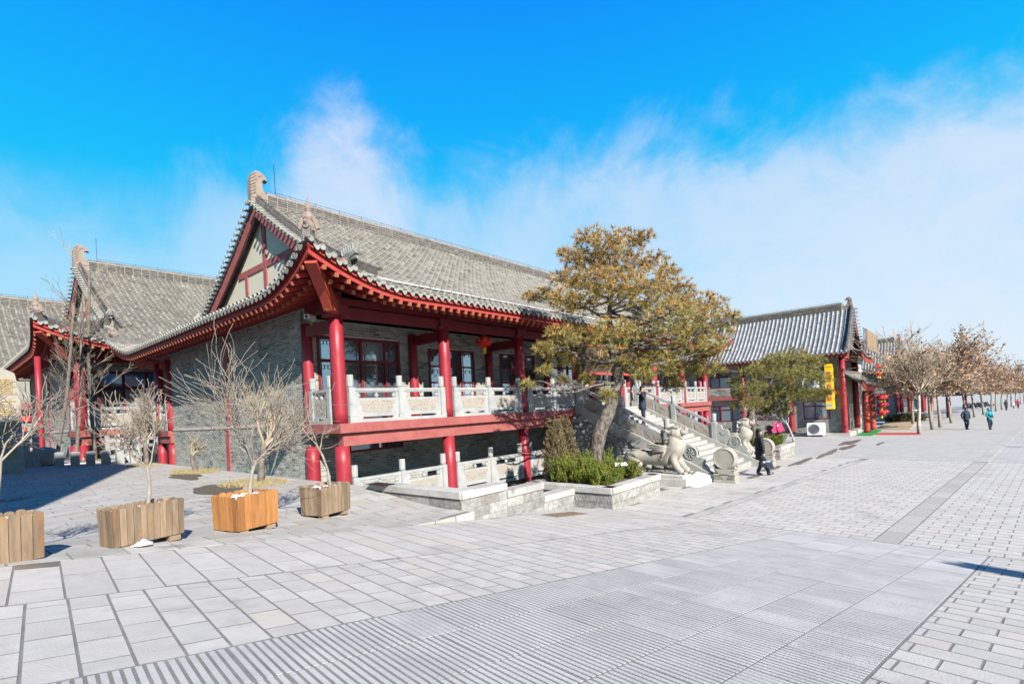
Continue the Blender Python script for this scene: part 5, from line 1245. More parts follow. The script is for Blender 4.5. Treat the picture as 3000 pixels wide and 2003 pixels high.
CL1 = [(13.3, 8.09, 7.8, 0.48), (13.3, 7.44, 7.45, 0.62), (14.54, 7.44, 7.77, 0.55), (14.44, 6.88, 7.74, 0.3), (12.84, 8.44, 7.21, 0.39), (13.69, 8.45, 7.24, 0.69), (15.65, 8.71, 7.51, 0.83), (15.84, 7.91, 7.44, 0.69), (16.16, 7.36, 7.45, 0.48), (15.02, 6.44, 6.69, 0.34), (13.55, 9.22, 7.67, 0.17), (12.94, 8.7, 6.63, 0.48), (13.08, 8.04, 6.39, 0.76), (13.39, 7.35, 6.17, 0.83), (14.21, 6.93, 6.2, 0.83), (16.87, 7.35, 6.6, 0.69), (16.9, 6.82, 6.58, 0.48), (13.3, 10.44, 6.47, 0.25), (13.57, 10.1, 6.52, 0.34), (12.57, 8.73, 5.93, 0.48), (13.26, 8.5, 5.84, 0.55), (16.13, 6.54, 5.85, 0.41), (16.96, 6.28, 6.04, 0.55), (17.73, 5.98, 5.94, 0.48), (16.26, 7.81, 5.93, 0.76), (14.34, 6.15, 5.31, 0.76), (16.44, 6.26, 5.34, 0.76), (17.11, 5.81, 5.19, 0.69), (16.93, 5.19, 5.36, 0.25), (12.54, 8.69, 4.88, 0.55), (13.76, 8.72, 4.91, 0.69), (13.21, 7.47, 4.83, 0.76), (16.2, 8.15, 5.08, 0.83), (16.62, 7.33, 4.93, 0.83), (16.23, 6.22, 4.62, 0.83), (15.88, 5.42, 4.36, 0.55), (12.05, 9.07, 4.51, 0.39), (13.46, 9.55, 4.37, 0.62), (14.76, 9.57, 4.27, 0.62), (15.14, 8.95, 4.23, 0.55), (14.82, 7.66, 4.08, 0.76), (15.08, 6.9, 3.95, 0.76), (16.19, 6.53, 3.88, 0.76), (16.15, 5.75, 3.8, 0.55), (12.11, 9.08, 3.87, 0.28), (14.4, 7.1, 3.6, 0.38), (16.75, 7.2, 3.3, 0.42), (11.45, 9.24, 3.49, 0.25), (12.03, 9.1, 3.87, 0.21), (13.63, 7.96, 3.08, 0.3), (13.67, 8.66, 3.6, 0.28), (12.79, 8.95, 3.61, 0.25)]
CL2 = [(27.98, 6.71, 4.57, 0.67), (28.86, 6.01, 4.75, 0.78), (30.65, 5.49, 4.43, 0.67), (27.51, 7.43, 4.08, 0.78), (27.5, 8.39, 3.6, 0.45), (29.81, 7.09, 3.87, 1.11), (28.22, 5.73, 3.73, 1.0), (28.79, 4.91, 3.46, 0.56), (27.02, 7.64, 3.22, 0.78), (28.19, 8.41, 2.92, 0.45), (28.74, 7.18, 2.96, 0.78), (28.31, 6.18, 2.9, 1.0), (29.29, 5.41, 2.73, 0.78), (29.33, 4.75, 2.8, 0.31), (27.19, 8.36, 2.38, 0.36), (26.62, 7.36, 2.45, 0.67), (29.17, 7.01, 2.26, 0.78), (30.02, 6.81, 1.88, 0.45), (29.43, 7.73, 1.93, 0.45), (27.55, 9.03, 4.22, 0.31)]
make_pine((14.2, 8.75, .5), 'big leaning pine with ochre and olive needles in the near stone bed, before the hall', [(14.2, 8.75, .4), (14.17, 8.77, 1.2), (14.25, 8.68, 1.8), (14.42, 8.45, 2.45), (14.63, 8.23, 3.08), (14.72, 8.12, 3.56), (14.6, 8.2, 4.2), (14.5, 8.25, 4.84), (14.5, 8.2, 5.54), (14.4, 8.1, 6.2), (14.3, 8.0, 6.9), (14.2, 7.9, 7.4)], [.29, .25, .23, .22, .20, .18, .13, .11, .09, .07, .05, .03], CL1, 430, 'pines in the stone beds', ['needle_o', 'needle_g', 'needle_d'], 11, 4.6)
make_pine((27.85, 7.8, .4), 'smaller spreading green pine in the far stone bed, before the restaurant', [(27.85, 7.8, .3), (27.81, 7.8, 1.11), (27.74, 7.88, 1.67), (27.78, 7.83, 2.11), (28.11, 7.45, 2.64), (28.35, 7.18, 3.18), (28.5, 6.9, 3.8)], [.24, .21, .19, .17, .13, .09, .05], CL2, 380, 'pines in the stone beds', ['needle_g', 'needle_d', 'needle_d'], 12, 4.2)
# ---- junipers and arborvitae
def spray(seed, n=26, L_=.2):
    rr = random.Random(seed); V = []; T = []
    for i in range(n):
        t = rr.random(); z = L_*t; a = rr.uniform(0, 6.3); r_ = .045*(1-t*.8); l = .035; w = .008
        b = Vector((r_*cos(a)*.3, r_*sin(a)*.3, z)); e = Vector((r_*cos(a)*1.5, r_*sin(a)*1.5, z+l)); s_ = Vector((-sin(a), cos(a), rr.uniform(-.6, .6)))*w
        k = len(V); V += [tuple(b-s_), tuple(b+s_), tuple(e)]; T.append((k, k+1, k+2))
    return V, T
SPR = [spray(i) for i in range(3)]
def shrub_mesh(name, rx, h, n, matn, seed, shoots=9, cone=False, tuft=1.0):
    rr = random.Random(seed); ms = [[], [], []]; tt = [[], [], []]
    def put(p, d, s_): m3 = np.zeros((3, 4)); m3[:, :3] = frame(d, rr)*s_; m3[:, 3] = p; v = rr.randrange(3); ms[v].append(m3); tt[v].append(rr.uniform(-.5, .5))
    if cone:
        for i in range(n):
            t = rr.random()**1.2; a = rr.uniform(0, 6.3); r_ = rx*(1-t)**.6*(.35 if t < .05 else 1)*sqrt(rr.uniform(.25, 1)); d = Vector((cos(a)*.7, sin(a)*.7, 1.1)); put(Vector((r_*cos(a), r_*sin(a), h*t)), d+rdir(rr)*.3, tuft*rr.uniform(.7, 1.2))
    else:
        for k in range(shoots):
            a = rr.uniform(0, 6.3); r_ = rx*sqrt(rr.random()); b = Vector((r_*cos(a), r_*sin(a), 0)); lean = Vector((cos(a)*.35*r_/rx, sin(a)*.35*r_/rx, 1)).normalized(); hh = h*rr.uniform(.6, 1.08)
            for i in range(n//shoots):
                t = rr.random(); aa = rr.uniform(0, 6.3); q = .075*(1-t*.9); p = b+lean*hh*t+Vector((cos(aa), sin(aa), 0))*q; put(p, lean+Vector((cos(aa), sin(aa), .2))*.45, tuft*rr.uniform(.7, 1.15))
    mb = MB()
    for v in range(3): mb.inst(SPR[v][0], [], SPR[v][1], ms[v], tt[v])
    return mb.mesh(name, matn)
JM = [shrub_mesh('juniper', .27, .58, 330, 'juniper', i, shoots=9) for i in range(4)]
rr = random.Random(3)
def plant_bed(x0, y0, x1, y1, zt, nx, ny, label, group, gaps=()):
    for i in range(nx):
        for j in range(ny):
            x = x0+(i+.5)*(x1-x0)/nx+rr.uniform(-.08, .08); y = y0+(j+.5)*(y1-y0)/ny+rr.uniform(-.08, .08)
            o = link('juniper', rr.choice(JM), None, (x, y, zt-.06), rr.uniform(0, 6)); o.scale = (1, 1, rr.uniform(.75, 1.05)*(1.12 if j > 1 else .85)); tag(o, label, 'shrub', group)
plant_bed(12.15, 7.25, 14.3, 9.3, zb1, 5, 4, 'bright green juniper shrub packed in the near stone bed round the big pine', 'junipers in the near stone bed')
plant_bed(26.35, 6.55, 28.5, 8.7, zb2, 4, 3, 'green juniper shrub in the far stone bed round the small pine', 'junipers in the far stone bed')
for (x, y, h, l) in ((12.75, 9.35, 1.75, 'brownish upright arborvitae in the near bed, left of the other one'), (13.45, 9.45, 1.75, 'brownish upright arborvitae in the near bed, right beside the pine trunk')):
    o = link('arborvitae', shrub_mesh('arborvitae', .36, h, 1150, 'arbor', int(x*10), cone=True, tuft=1.15), None, (x, y, zb1-.1)); tag(o, l, 'shrub', 'arborvitae in the near bed')
mbf = MB()
for k in range(9): mbf.sphere((13.55+rr.uniform(-.2, .2), 7.5+rr.uniform(-.12, .12), zb1+.38+rr.uniform(-.03, .03)), rr.uniform(.03, .06), 6, 4)
tag(link('snow_clump', mbf.mesh('snow_clump', 'snow', origin=(13.55, 7.5, zb1+.38)), None, (13.55, 7.5, zb1+.38)), 'few white snow clumps caught in the junipers of the near bed', 'snow')
# ---- bare trees
def grow(segs, p, d, L_, r_, lv, rr, pr):
    n = pr.get('n', 3); pts = [p]; rs = [r_]; dd = d.copy()
    for i in range(n):
        dd = (dd+rdir(rr)*pr['wob']+Vector((0, 0, pr['up']))*(.5 if lv else 1)).normalized(); p = p+dd*(L_/n); pts.append(p); rs.append(r_*(1-(i+1)/n*.38))
    segs.append((pts, rs, lv))
    if lv >= pr['lv']: return
    k = pr['k'][min(lv, len(pr['k'])-1)]
    for i in range(k):
        t = pr['t0'][min(lv, len(pr['t0'])-1)]; j = rr.uniform(t, 1)*n; a = int(min(j, n-1e-6)); q = pts[a].lerp(pts[a+1], j-a) if k > 2 or i else pts[-1]
        az_ = rr.uniform(0, 2*pi) if k > 2 or lv else (pi*i+rr.uniform(-.5, .5)); o = dd.orthogonal().normalized(); s_ = o*cos(az_)+dd.cross(o)*sin(az_); sp_ = pr['sp'][min(lv, len(pr['sp'])-1)]*rr.uniform(.7, 1.25)
        nd_ = (dd*cos(sp_)+s_*sin(sp_)).normalized(); grow(segs, q, nd_, L_*pr['ls']*rr.uniform(.75, 1.15), rs[a]*pr['rs'], lv+1, rr, pr)
def bare_tree(name, label, loc, base_r, pr, matn, seed, lean=(0, 0, 1), H_=1., cat='tree', group=None, leaves=0, leafmat='leaf', tmat=None, rot=0, minr=.0042, lsz=.11):
    rr = random.Random(seed); T_ = thing(name, label, cat, loc, rot, group); segs = []
    grow(segs, Vector((0, 0, -.05)), Vector(lean).normalized(), H_*pr['trunk'], base_r, 0, rr, pr)
    tk = MB(); tk.smooth = True; tk.tube(segs[0][0], segs[0][1], 10); link('trunk', tk.mesh('trunk', tmat or matn), T_)
    bb = MB(); bb.smooth = True
    for pts, rs, lv in segs[1:]: bb.tube(pts, [max(minr, q) for q in rs], 6 if lv < 2 else (4 if lv < 3 else 3), tint=rr.uniform(-.5, .5), cap=False)
    link('branches', bb.mesh('branches', matn), T_)
    if leaves:
        tips = [s for s in segs if s[2] >= pr['lv']-1]; mb = MB(); V = []; Q = []; ti = []
        qv = np.array([(-.5, 0, 0), (.5, 0, 0), (.42, .9, .15), (-.42, .9, -.1)]); ms = []; tt = []
        for i in range(leaves):
            pts, rs, lv = rr.choice(tips); a = rr.randrange(len(pts)-1); p = pts[a].lerp(pts[a+1], rr.random())+rdir(rr)*lsz*.5; m3 = np.zeros((3, 4)); m3[:, :3] = frame(rdir(rr, -.5), rr)*lsz*rr.uniform(.6, 1.3); m3[:, 3] = p; ms.append(m3); tt.append(rr.uniform(-.5, .5))
        mb.inst(qv, [(0, 1, 2, 3)], [], ms, tt); link('leaves', mb.mesh('leaves', leafmat), T_, kind='stuff')
    return T_
SAP = dict(trunk=.36, wob=.24, up=.12, lv=4, k=[4, 4, 5, 3], t0=[.86, .25, .25, .3], sp=[.62, .55, .55, .6], ls=.74, rs=.62, n=4)
bare_tree('bare_tree', 'pale bare tree rising from the planter cut off by the left edge', (.48, 7.88, 1.70), .028, dict(SAP, trunk=.44), 'twig', 21, (.06, .0, 1), 2.1, group='bare young trees in the planters')
bare_tree('bare_tree', 'bare young tree with a round twiggy crown in the wide weathered planter', (1.92, 8.02, 1.68), .026, dict(SAP, lv=5, k=[3, 4, 4, 3, 2], trunk=.40), 'twig', 22, (-.02, .03, 1), 1.62, group='bare young trees in the planters')
bare_tree('bare_tree', 'bare tree with long fanned branches in the orange planter', (3.40, 8.50, 1.50), .036, dict(SAP, trunk=.28, lv=4, k=[6, 4, 4, 3], sp=[.75, .42, .5, .6], ls=.90, up=.12), 'twig', 24, (-.10, .08, 1), 2.7, group='bare young trees in the planters')
bare_tree('bare_tree', 'thin bare sapling in the planter nearest the stepped wall', (5.08, 9.05, 1.35), .030, dict(SAP, trunk=.62, lv=4, k=[3, 4, 4, 3], ls=.55, sp=[.7, .5, .5, .6]), 'twig', 27, (0, 0, 1), 1.75, group='bare young trees in the planters')
bare_tree('bare_tree', 'small low bare tree in dry grass before the brick side wall', (6.43, 20.6, 1.1), .09, dict(SAP, trunk=.34, k=[4, 4, 4, 3], sp=[.8, .6, .6, .6], ls=.62), 'twigy', 25, (0, 0, 1), 2.3, group='bare trees along the side wall', tmat='twigd')
bare_tree('bare_tree', 'taller forked bare tree right behind the orange planter', (6.25, 14.9, 1.1), .10, dict(SAP, trunk=.30, lv=5, k=[4, 4, 4, 3, 3], sp=[.5, .45, .5, .5], ls=.74, up=.2), 'twigy', 26, (0, 0, 1), 3.9, group='bare trees along the side wall', tmat='twigd')
bare_tree('bare_tree', 'dense twiggy bare tree at the far corner of the side wall', (6.3, 26.3, 1.15), .10, dict(SAP, trunk=.30, lv=5, k=[5, 5, 5, 4, 3], sp=[.6, .5, .5, .5], ls=.72, up=.15), 'twigy', 28, (0, 0, 1), 4.2, group='bare trees along the side wall', tmat='twigd')
RW = dict(trunk=1, wob=.03, up=.05, lv=2, k=[34, 8], t0=[.28, .1], sp=[.75, .6], ls=.22, rs=.15, n=10)
bare_tree('conifer_tree', 'tall slim bare conifer, rightmost of the three on the left', (6.0, 34.1, 1.15), .10, RW, 'twigy', 31, (-.06, .02, 1), 10.2, group='tall bare conifers on the left', tmat='twigd', minr=.006)
bare_tree('conifer_tree', 'dark slim bare conifer, middle of the three on the left', (4.9, 32.2, 1.25), .085, RW, 'twigd', 32, (.06, 0, 1), 7.6, group='tall bare conifers on the left', minr=.006)
bare_tree('conifer_tree', 'dark bare conifer leaning right, leftmost of the three on the left', (4.05, 31.5, 1.35), .085, RW, 'twigd', 33, (.20, -.06, 1), 7.6, group='tall bare conifers on the left', minr=.006)
for i, (x, y, h, lb) in enumerate([(38.5, 8.3, 3.6, 'white-limbed bare sapling before the restaurant wall, right of the small pine'), (33.5, 9.3, 3.8, 'white-limbed bare sapling half hidden behind the small pine trunk'), (27.5, 12.6, 3.6, 'white-limbed bare sapling under the far end of the hall verandah')]):
    bare_tree('bare_tree', lb, (x, y, zstreet(x, y)), .07, dict(SAP, trunk=.4, k=[4, 4, 4, 3], ls=.66), 'plane', 40+i, (0, 0, 1), h, group='white-limbed saplings', minr=.008)
# street trees
PL = dict(trunk=.38, wob=.10, up=.07, lv=4, k=[9, 6, 5, 4], t0=[.86, .2, .2, .2], sp=[.95, .60, .55, .6], ls=.74, rs=.50, n=4)
protos = []
ordn = ['first', 'second', 'third', 'fourth', 'fifth', 'sixth', 'seventh', 'eighth', 'ninth', 'tenth', 'eleventh', 'twelfth', 'thirteenth', 'fourteenth', 'fifteenth', 'sixteenth', 'seventeenth', 'eighteenth']
SP = [(35.3, 3.48, 1.0), (41.6, 3.6, 1.0), (45.3, 3.6, .92), (50.5, 6.3, .95), (54.4, 3.9, .95), (60.5, 6.2, 1), (64, 3.7, 1), (71, 3.7, .98), (76, 6.4, .95), (81, 3.7, 1), (90, 3.6, 1.02), (99, 3.7, .95), (109, 3.6, 1), (120, 3.6, 1), (132, 3.6, 1), (146, 3.6, 1), (162, 3.6, 1), (180, 3.6, 1)]
for i, (s, t, k) in enumerate(SP):
    x, y = fromST(s, t); z = zc(s)
    near = 'first' if i == 0 else ordn[i]
    lb = ('almost leafless whitewashed street tree, nearest of the row on the right' if i == 0 else '%s tree from the front in the row of brown-leaved trees along the street' % near)
    if i < 4:
        T_ = bare_tree('street_tree', lb, (x, y, z), .13, PL, 'twigy', 50+i, (.02, 0, 1), 8.6*k, group='street trees along the right side', leaves=(1000, 7500, 6500, 6000)[i], tmat='plane' if i == 0 else 'twig', minr=.012, lsz=.12); protos.append(T_)
    else:
        T_ = copy_tree(protos[1+i % 3]); T_.location = (x, y, z); T_.rotation_euler[2] = rr.uniform(0, 6); T_.scale = (k,)*3; tag(T_, lb, 'tree', 'street trees along the right side')
# tree pits, dry grass
def grass_patch(name, cx, cy, rx, ry, n, zf, matn='drygrass', h=.12, seed=1, label=None):
    rr = random.Random(seed); mb = MB(); V = []; T = []; ti = []
    bl = [((-.006, 0, 0), (.006, 0, 0), (.01, .03, 1))]; ms = []
    for i in range(n):
        a = rr.uniform(0, 6.3); f = sqrt(rr.random()); x = cx+rx*f*cos(a); y = cy+ry*f*sin(a); m3 = np.zeros((3, 4)); m3[:, :3] = frame((rr.gauss(0, .5), rr.gauss(0, .5), 1), rr)*np.array([1, 1, h*rr.uniform(.4, 1.2)]); m3[:, 3] = (x, y, zf(x, y)); ms.append(m3)
    mb.inst(bl[0], [], [(0, 1, 2)], ms, [rr.uniform(-.5, .5) for _ in ms]); return link(name, mb.mesh(name, matn), kind='stuff')
grass_patch('dry_grass', 6.3, 20.4, .7, 1.3, 1500, zplaza, seed=2); grass_patch('dry_grass', 5.9, 14.6, .8, 1.2, 1500, zplaza, seed=3); grass_patch('dry_grass', 6.2, 26.5, .5, 1.2, 700, zplaza, seed=4); grass_patch('dry_grass', 5.9, 33.8, .6, 1.2, 600, zplaza, seed=5)
# ================================================================== PEOPLE
def ring_loft(mb, rings, n=14, tint=0., mi=0, cap=True):
    """rings: (centre xyz, rx(fwd), ry(side)) stacked"""
    V = []
    for c, rx, ry in rings:
        for j in range(n): a = 2*pi*j/n; V.append((c[0]+rx*cos(a), c[1]+ry*sin(a), c[2]))
    k = len(rings); mb.add(V, [(i*n+j, i*n+(j+1) % n, (i+1)*n+(j+1) % n, (i+1)*n+j) for i in range(k-1) for j in range(n)], P=([list(range(n))[::-1], [(k-1)*n+j for j in range(n)]] if cap else []), tint=tint, mi=mi)
def person(label, loc, rot, h, legs, arms, top, coat_len, coat, trou, shoe, hair='short', hcol='hair', fem=False, extra=None, group=None, head_turn=0., belly=0.):
    """figure faces +x; legs/arms: joint lists per side (left = +y)"""
    P = thing('person', label, 'person', loc, rot, group, h/1.70)
    sh = .17 if fem else .195; hp = .09
    V = [(0, 0, .93), (0, 0, 1.12), (0, 0, 1.34), (0, 0, 1.455), (.01, 0, 1.52), (.02, 0, 1.60), (.02, 0, 1.655)]; E = [(0, 1), (1, 2), (2, 3), (3, 4), (4, 5), (5, 6)]; Rr = [(.13, .11), (.12, .10), (.13, .11), .055, .055, (.083, .088), (.075, .08)]
    for s, (L_, A_) in enumerate(zip(legs, arms)):
        q = 1 if s == 0 else -1; k = len(V); hip = (0, q*hp, .90)
        V += [hip]+[tuple(p) for p in L_]; E += [(0, k), (k, k+1), (k+1, k+2), (k+2, k+3)]; Rr += [.085, .055, .04, .035]
        k = len(V); wr = Vector(A_[1]); el = Vector(A_[0]); d = (wr-el).normalized(); V += [(0, q*sh, 1.40), tuple(el), tuple(wr)]; E += [(2, k), (k, k+1), (k+1, k+2)]; Rr += [.058, .042, .028]
        pk = len(V); pal = wr+d*.045; V.append(tuple(pal)); E.append((k+2, pk)); Rr.append((.03, .02)); sd_ = d.orthogonal().normalized()
        for f in range(4):
            o = pal+sd_*((f-1.5)*.018)+d*.03; tip = o+d*(.035-.004*abs(f-1.5))+Vector((.012, 0, 0)); a = len(V); V += [tuple(o), tuple(tip)]; E += [(pk, a), (a, a+1)]; Rr += [.0095, .008]
        th = wr+d*.03+sd_*.032; a = len(V); V += [tuple(th), tuple(th+d*.03+sd_*.008)]; E += [(pk, a), (a, a+1)]; Rr += [.010, .008]
    link('body', skinned(V, E, Rr, 1, 'skin', 0, 'body'), P)
    ct = cos(head_turn); sn = sin(head_turn)
    def hx(x, y, z): return (.02+x*ct-y*sn, x*sn+y*ct, z)
    fc = MB(); fc.smooth = True
    fc.sphere(hx(.0, 0, 1.60), .088, 12, 9, sc=(1.0, .86, 1.18)); fc.tube([hx(.078, 0, 1.625), hx(.108, 0, 1.59), hx(.085, 0, 1.575)], [.010, .017, .012], 6); fc.sphere(hx(.055, 0, 1.535), .034, 8, 5)
    for q in (-1, 1): fc.sphere(hx(0, q*.078, 1.60), .022, 6, 4, sc=(.8, .5, 1.3))
    link('face', fc.mesh('face', 'skin'), P)
    ey = MB()
    for q in (-1, 1): ey.sphere(hx(.080, q*.031, 1.615), .010, 6, 4); ey.beam(hx(.083, q*.018, 1.64), hx(.075, q*.05, 1.64), .006, .006)
    ey.beam(hx(.083, -.02, 1.555), hx(.083, .02, 1.555), .008, .006); link('features', ey.mesh('features', 'hair'), P, kind='stuff')
    hr = MB(); hr.smooth = True
    if hair == 'short':
        hr.sphere(hx(-.015, 0, 1.655), .096, 12, 7, sc=(1.02, .95, .82)); hr.sphere(hx(-.05, 0, 1.60), .075, 10, 6, sc=(.8, 1.05, 1.1))
    elif hair == 'long':
        hr.sphere(hx(-.02, 0, 1.65), .100, 12, 7, sc=(1.0, .98, .86)); ring_loft(hr, [(hx(-.055, 0, 1.36), .05, .09), (hx(-.06, 0, 1.42), .07, .115), (hx(-.05, 0, 1.52), .075, .108), (hx(-.04, 0, 1.62), .08, .10)])
    elif hair == 'cap':
        hr.sphere(hx(-.01, 0, 1.665), .102, 12, 7, sc=(1.05, .98, .62)); hr.box(*[min(a, b) for a, b in zip(hx(.04, -.06, 1.645), hx(.14, .06, 1.66))], *[max(a, b) for a, b in zip(hx(.04, -.06, 1.645), hx(.14, .06, 1.66))])
    elif hair == 'hood':
        hr.sphere(hx(-.035, 0, 1.62), .118, 12, 8, sc=(.92, 1.0, 1.18))
    link({'cap': 'cap', 'hood': 'hood'}.get(hair, 'hair'), hr.mesh('hair', hcol), P)
    c = MB(); c.smooth = True; w = .165 if fem else .19
    rings = [((0, 0, coat_len), .15+belly, w*1.02), ((0, 0, .95), .155+belly, w*.98), ((0, 0, 1.08), .14+belly, w*.90), ((.0, 0, 1.25), .145, w*.98), ((0, 0, 1.38), .125, w*1.05), ((0, 0, 1.44), .095, w*.80), ((0, 0, 1.49), .07, .075)]
    if coat_len < .8: rings.insert(1, ((0, 0, (coat_len+.95)/2), .155, w*1.02))
    ring_loft(c, rings, 18)
    for s, A_ in enumerate(arms):
        q = 1 if s == 0 else -1; el = Vector(A_[0]); wr = Vector(A_[1]); c.tube([(0, q*(sh-.06), 1.42), (0, q*sh, 1.38), el, el.lerp(wr, .5), wr], [.05, .075, .062, .056, .046], 10)
    c.tube([(-.03, -.07, 1.47), (-.09, 0, 1.49), (-.03, .07, 1.47), (.06, .05, 1.46), (.08, 0, 1.45), (.06, -.05, 1.46)], .03, 7)
    link('coat', c.mesh('coat', coat), P)
    for s, L_ in enumerate(legs):
        q = 1 if s == 0 else -1; kn, an, to = [Vector(p) for p in L_]
        t = MB(); t.smooth = True; t.tube([(0, q*hp, .95), (0, q*hp, .82), kn, kn.lerp(an, .5), an+Vector((0, 0, .03))], [.09, .098, .072, .068, .062], 10); link('trouser_leg', t.mesh('trouser_leg', trou), P)
        b_ = MB(); b_.smooth = True; d = (to-an); hl = an-d.normalized()*.06+Vector((0, 0, -.055)); b_.tube([hl+Vector((0, 0, .02)), an+Vector((0, 0, -.03)), an+d*.5+Vector((0, 0, -.01)), to, to+d.normalized()*.05], [.035, .052, .045, .038, .015], 9)
        b_.tube([an+Vector((0, 0, -.05)), an+Vector((0, 0, .10 if fem else .02))], [.05, .055], 9); link('shoe', b_.mesh('shoe', shoe), P)
    if extra: extra(P)
    return P
STAND = [[(.02, .09, .50), (0, .09, .085), (.12, .10, .035)], [(.03, -.09, .50), (.0, -.09, .085), (.12, -.10, .035)]]
ARMD = [[(-.03, .25, 1.12), (.06, .25, .88)], [(-.03, -.25, 1.12), (.06, -.25, .88)]]
WALK = [[(.10, .09, .50), (-.06, .09, .11), (.06, .09, .035)], [(.13, -.09, .52), (.24, -.09, .10), (.37, -.10, .09)]]
def bags(P):
    b = MB(); b.smooth = True; b.sphere((-.02, -.30, .47), .15, 12, 8, sc=(1.15, .55, .9)); b.tube([(-.1, -.30, .55), (-.02, -.29, .74), (.08, -.30, .55)], .009, 5); link('handbag', b.mesh('handbag', 'leather'), P)
    b = MB(); b.prism([(-.12, .52), (.14, .50), (.22, .28), (-.02, .30)], .08, lambda u, v, w: (u+.12, -.36+w, v)); b.tube([(.05, -.33, .50), (.0, -.32, .70), (.16, -.33, .5)], .008, 5); link('shopping_bag', b.mesh('shopping_bag', 'navy'), P)
    b = MB(); b.sphere((.12, -.33, .545), .075, 8, 5, sc=(1.6, .7, .45)); link('paper_parcel', b.mesh('paper_parcel', 'blueglass'), P)
    b = MB(); b.tube([(.12, -.33, .53), (.28, -.34, .45), (.42, -.34, .44)], [.012, .014, .006], 5); link('stick', b.mesh('stick', 'tan'), P)
    b = MB(); b.smooth = True; b.tube([(-.04, -.06, 1.43), (.07, -.03, 1.42), (.07, .04, 1.42), (-.04, .06, 1.43), (.06, .0, 1.36), (.10, .0, 1.25)], [.035, .045, .045, .035, .045, .03], 8); link('scarf', b.mesh('scarf', 'maroon'), P)
# D positions converted to metres
person('woman with long dark hair in a long black coat walking right with bags', (20.15, 5.48, zstreet(20.15, 5.48)), radians(-53), 1.70, WALK, [[(-.06, .24, 1.13), (.08, .24, .93)], [(.02, -.27, 1.10), (.02, -.30, .84)]], None, .58, 'black', 'jeans', 'leather', 'long', fem=True, extra=bags, head_turn=-.1)
def hoodfur(P):
    b = MB(); b.smooth = True; b.tube([(-.05, -.12, 1.44), (-.14, -.07, 1.42), (-.17, 0, 1.40), (-.14, .07, 1.42), (-.05, .12, 1.44)], [.035, .05, .055, .05, .035], 8); link('fur_hood', b.mesh('fur_hood', 'fur'), P)
man_z = -.08+8*.1511
ys_m = 10.12
kstep = int((ys_m-6.62)/.2988); man_z = -.08+(kstep+1)*.1511
person('man in a dark parka with a fur-edged hood on the stairs', (20.3, ys_m, man_z), radians(-62), 1.74, STAND, [[(-.02, .24, 1.12), (.10, .22, .92)], [(.10, -.26, 1.18), (.13, -.10, 1.46)]], None, .72, 'navy', 'jeans', 'leather', 'short', extra=hoodfur, head_turn=-.15)
W1 = [[(.08, .09, .50), (-.05, .09, .11), (.07, .09, .035)], [(.05, -.09, .50), (.08, -.09, .09), (.2, -.10, .04)]]
person('elderly man in a dark jacket and cap walking beside a woman in turquoise', (53.3, -.65, zstreet(53.3, -.65)), radians(218), 1.68, W1, [[(-.05, .30, 1.12), (.02, .28, .86)], [(-.05, -.30, 1.12), (.02, -.28, .86)]], None, .70, 'navy', 'jeans', 'leather', 'cap', 'metal', belly=.03)
def cambag(P):
    b = MB(); b.box(.15, -.10, 1.0, .24, .08, 1.14); b.tube([(.17, .06, 1.13), (.02, .16, 1.42)], .012, 4); b.tube([(.17, -.08, 1.13), (.04, -.12, 1.42)], .012, 4); link('camera_bag', b.mesh('camera_bag', 'leather'), P)
person('woman in a turquoise hooded jacket with a black camera bag', (52.5, -1.95, zstreet(52.5, -1.95)), radians(224), 1.60, W1, [[(.0, .28, 1.14), (.10, .22, .98)], [(.0, -.28, 1.14), (.14, -.18, 1.0)]], None, .78, 'teal', 'jeans', 'leather', 'hood', 'teal', fem=True, extra=cambag)
def gp(u, v_, f):   # ground spot on a photo bearing at forward depth f (metres)
    X = ((u-1174)/1174*cos(TH)+(-(v_-939)/1174)*sin(TH)); x = f*fwd.x+X*f*rgt.x; y = f*fwd.y+X*f*rgt.y; return (x, y, zstreet(x, y))
person('man in black walking alone, farther up the street than the couple', gp(2307, 937, 82), radians(220), 1.72, W1, ARMD, None, .70, 'black', 'jeans', 'leather', 'short')
person('small child in a pale coat between two adults far up the street', gp(2324, 930, 92), radians(220), 1.15, W1, ARMD, None, .62, 'whitecloth', 'jeans', 'leather', 'hood', 'whitecloth', fem=True)
person('person in a magenta jacket beside the small child far up the street', gp(2334, 930, 92), radians(220), 1.66, W1, ARMD, None, .74, 'pink', 'jeans', 'leather', 'short', fem=True)
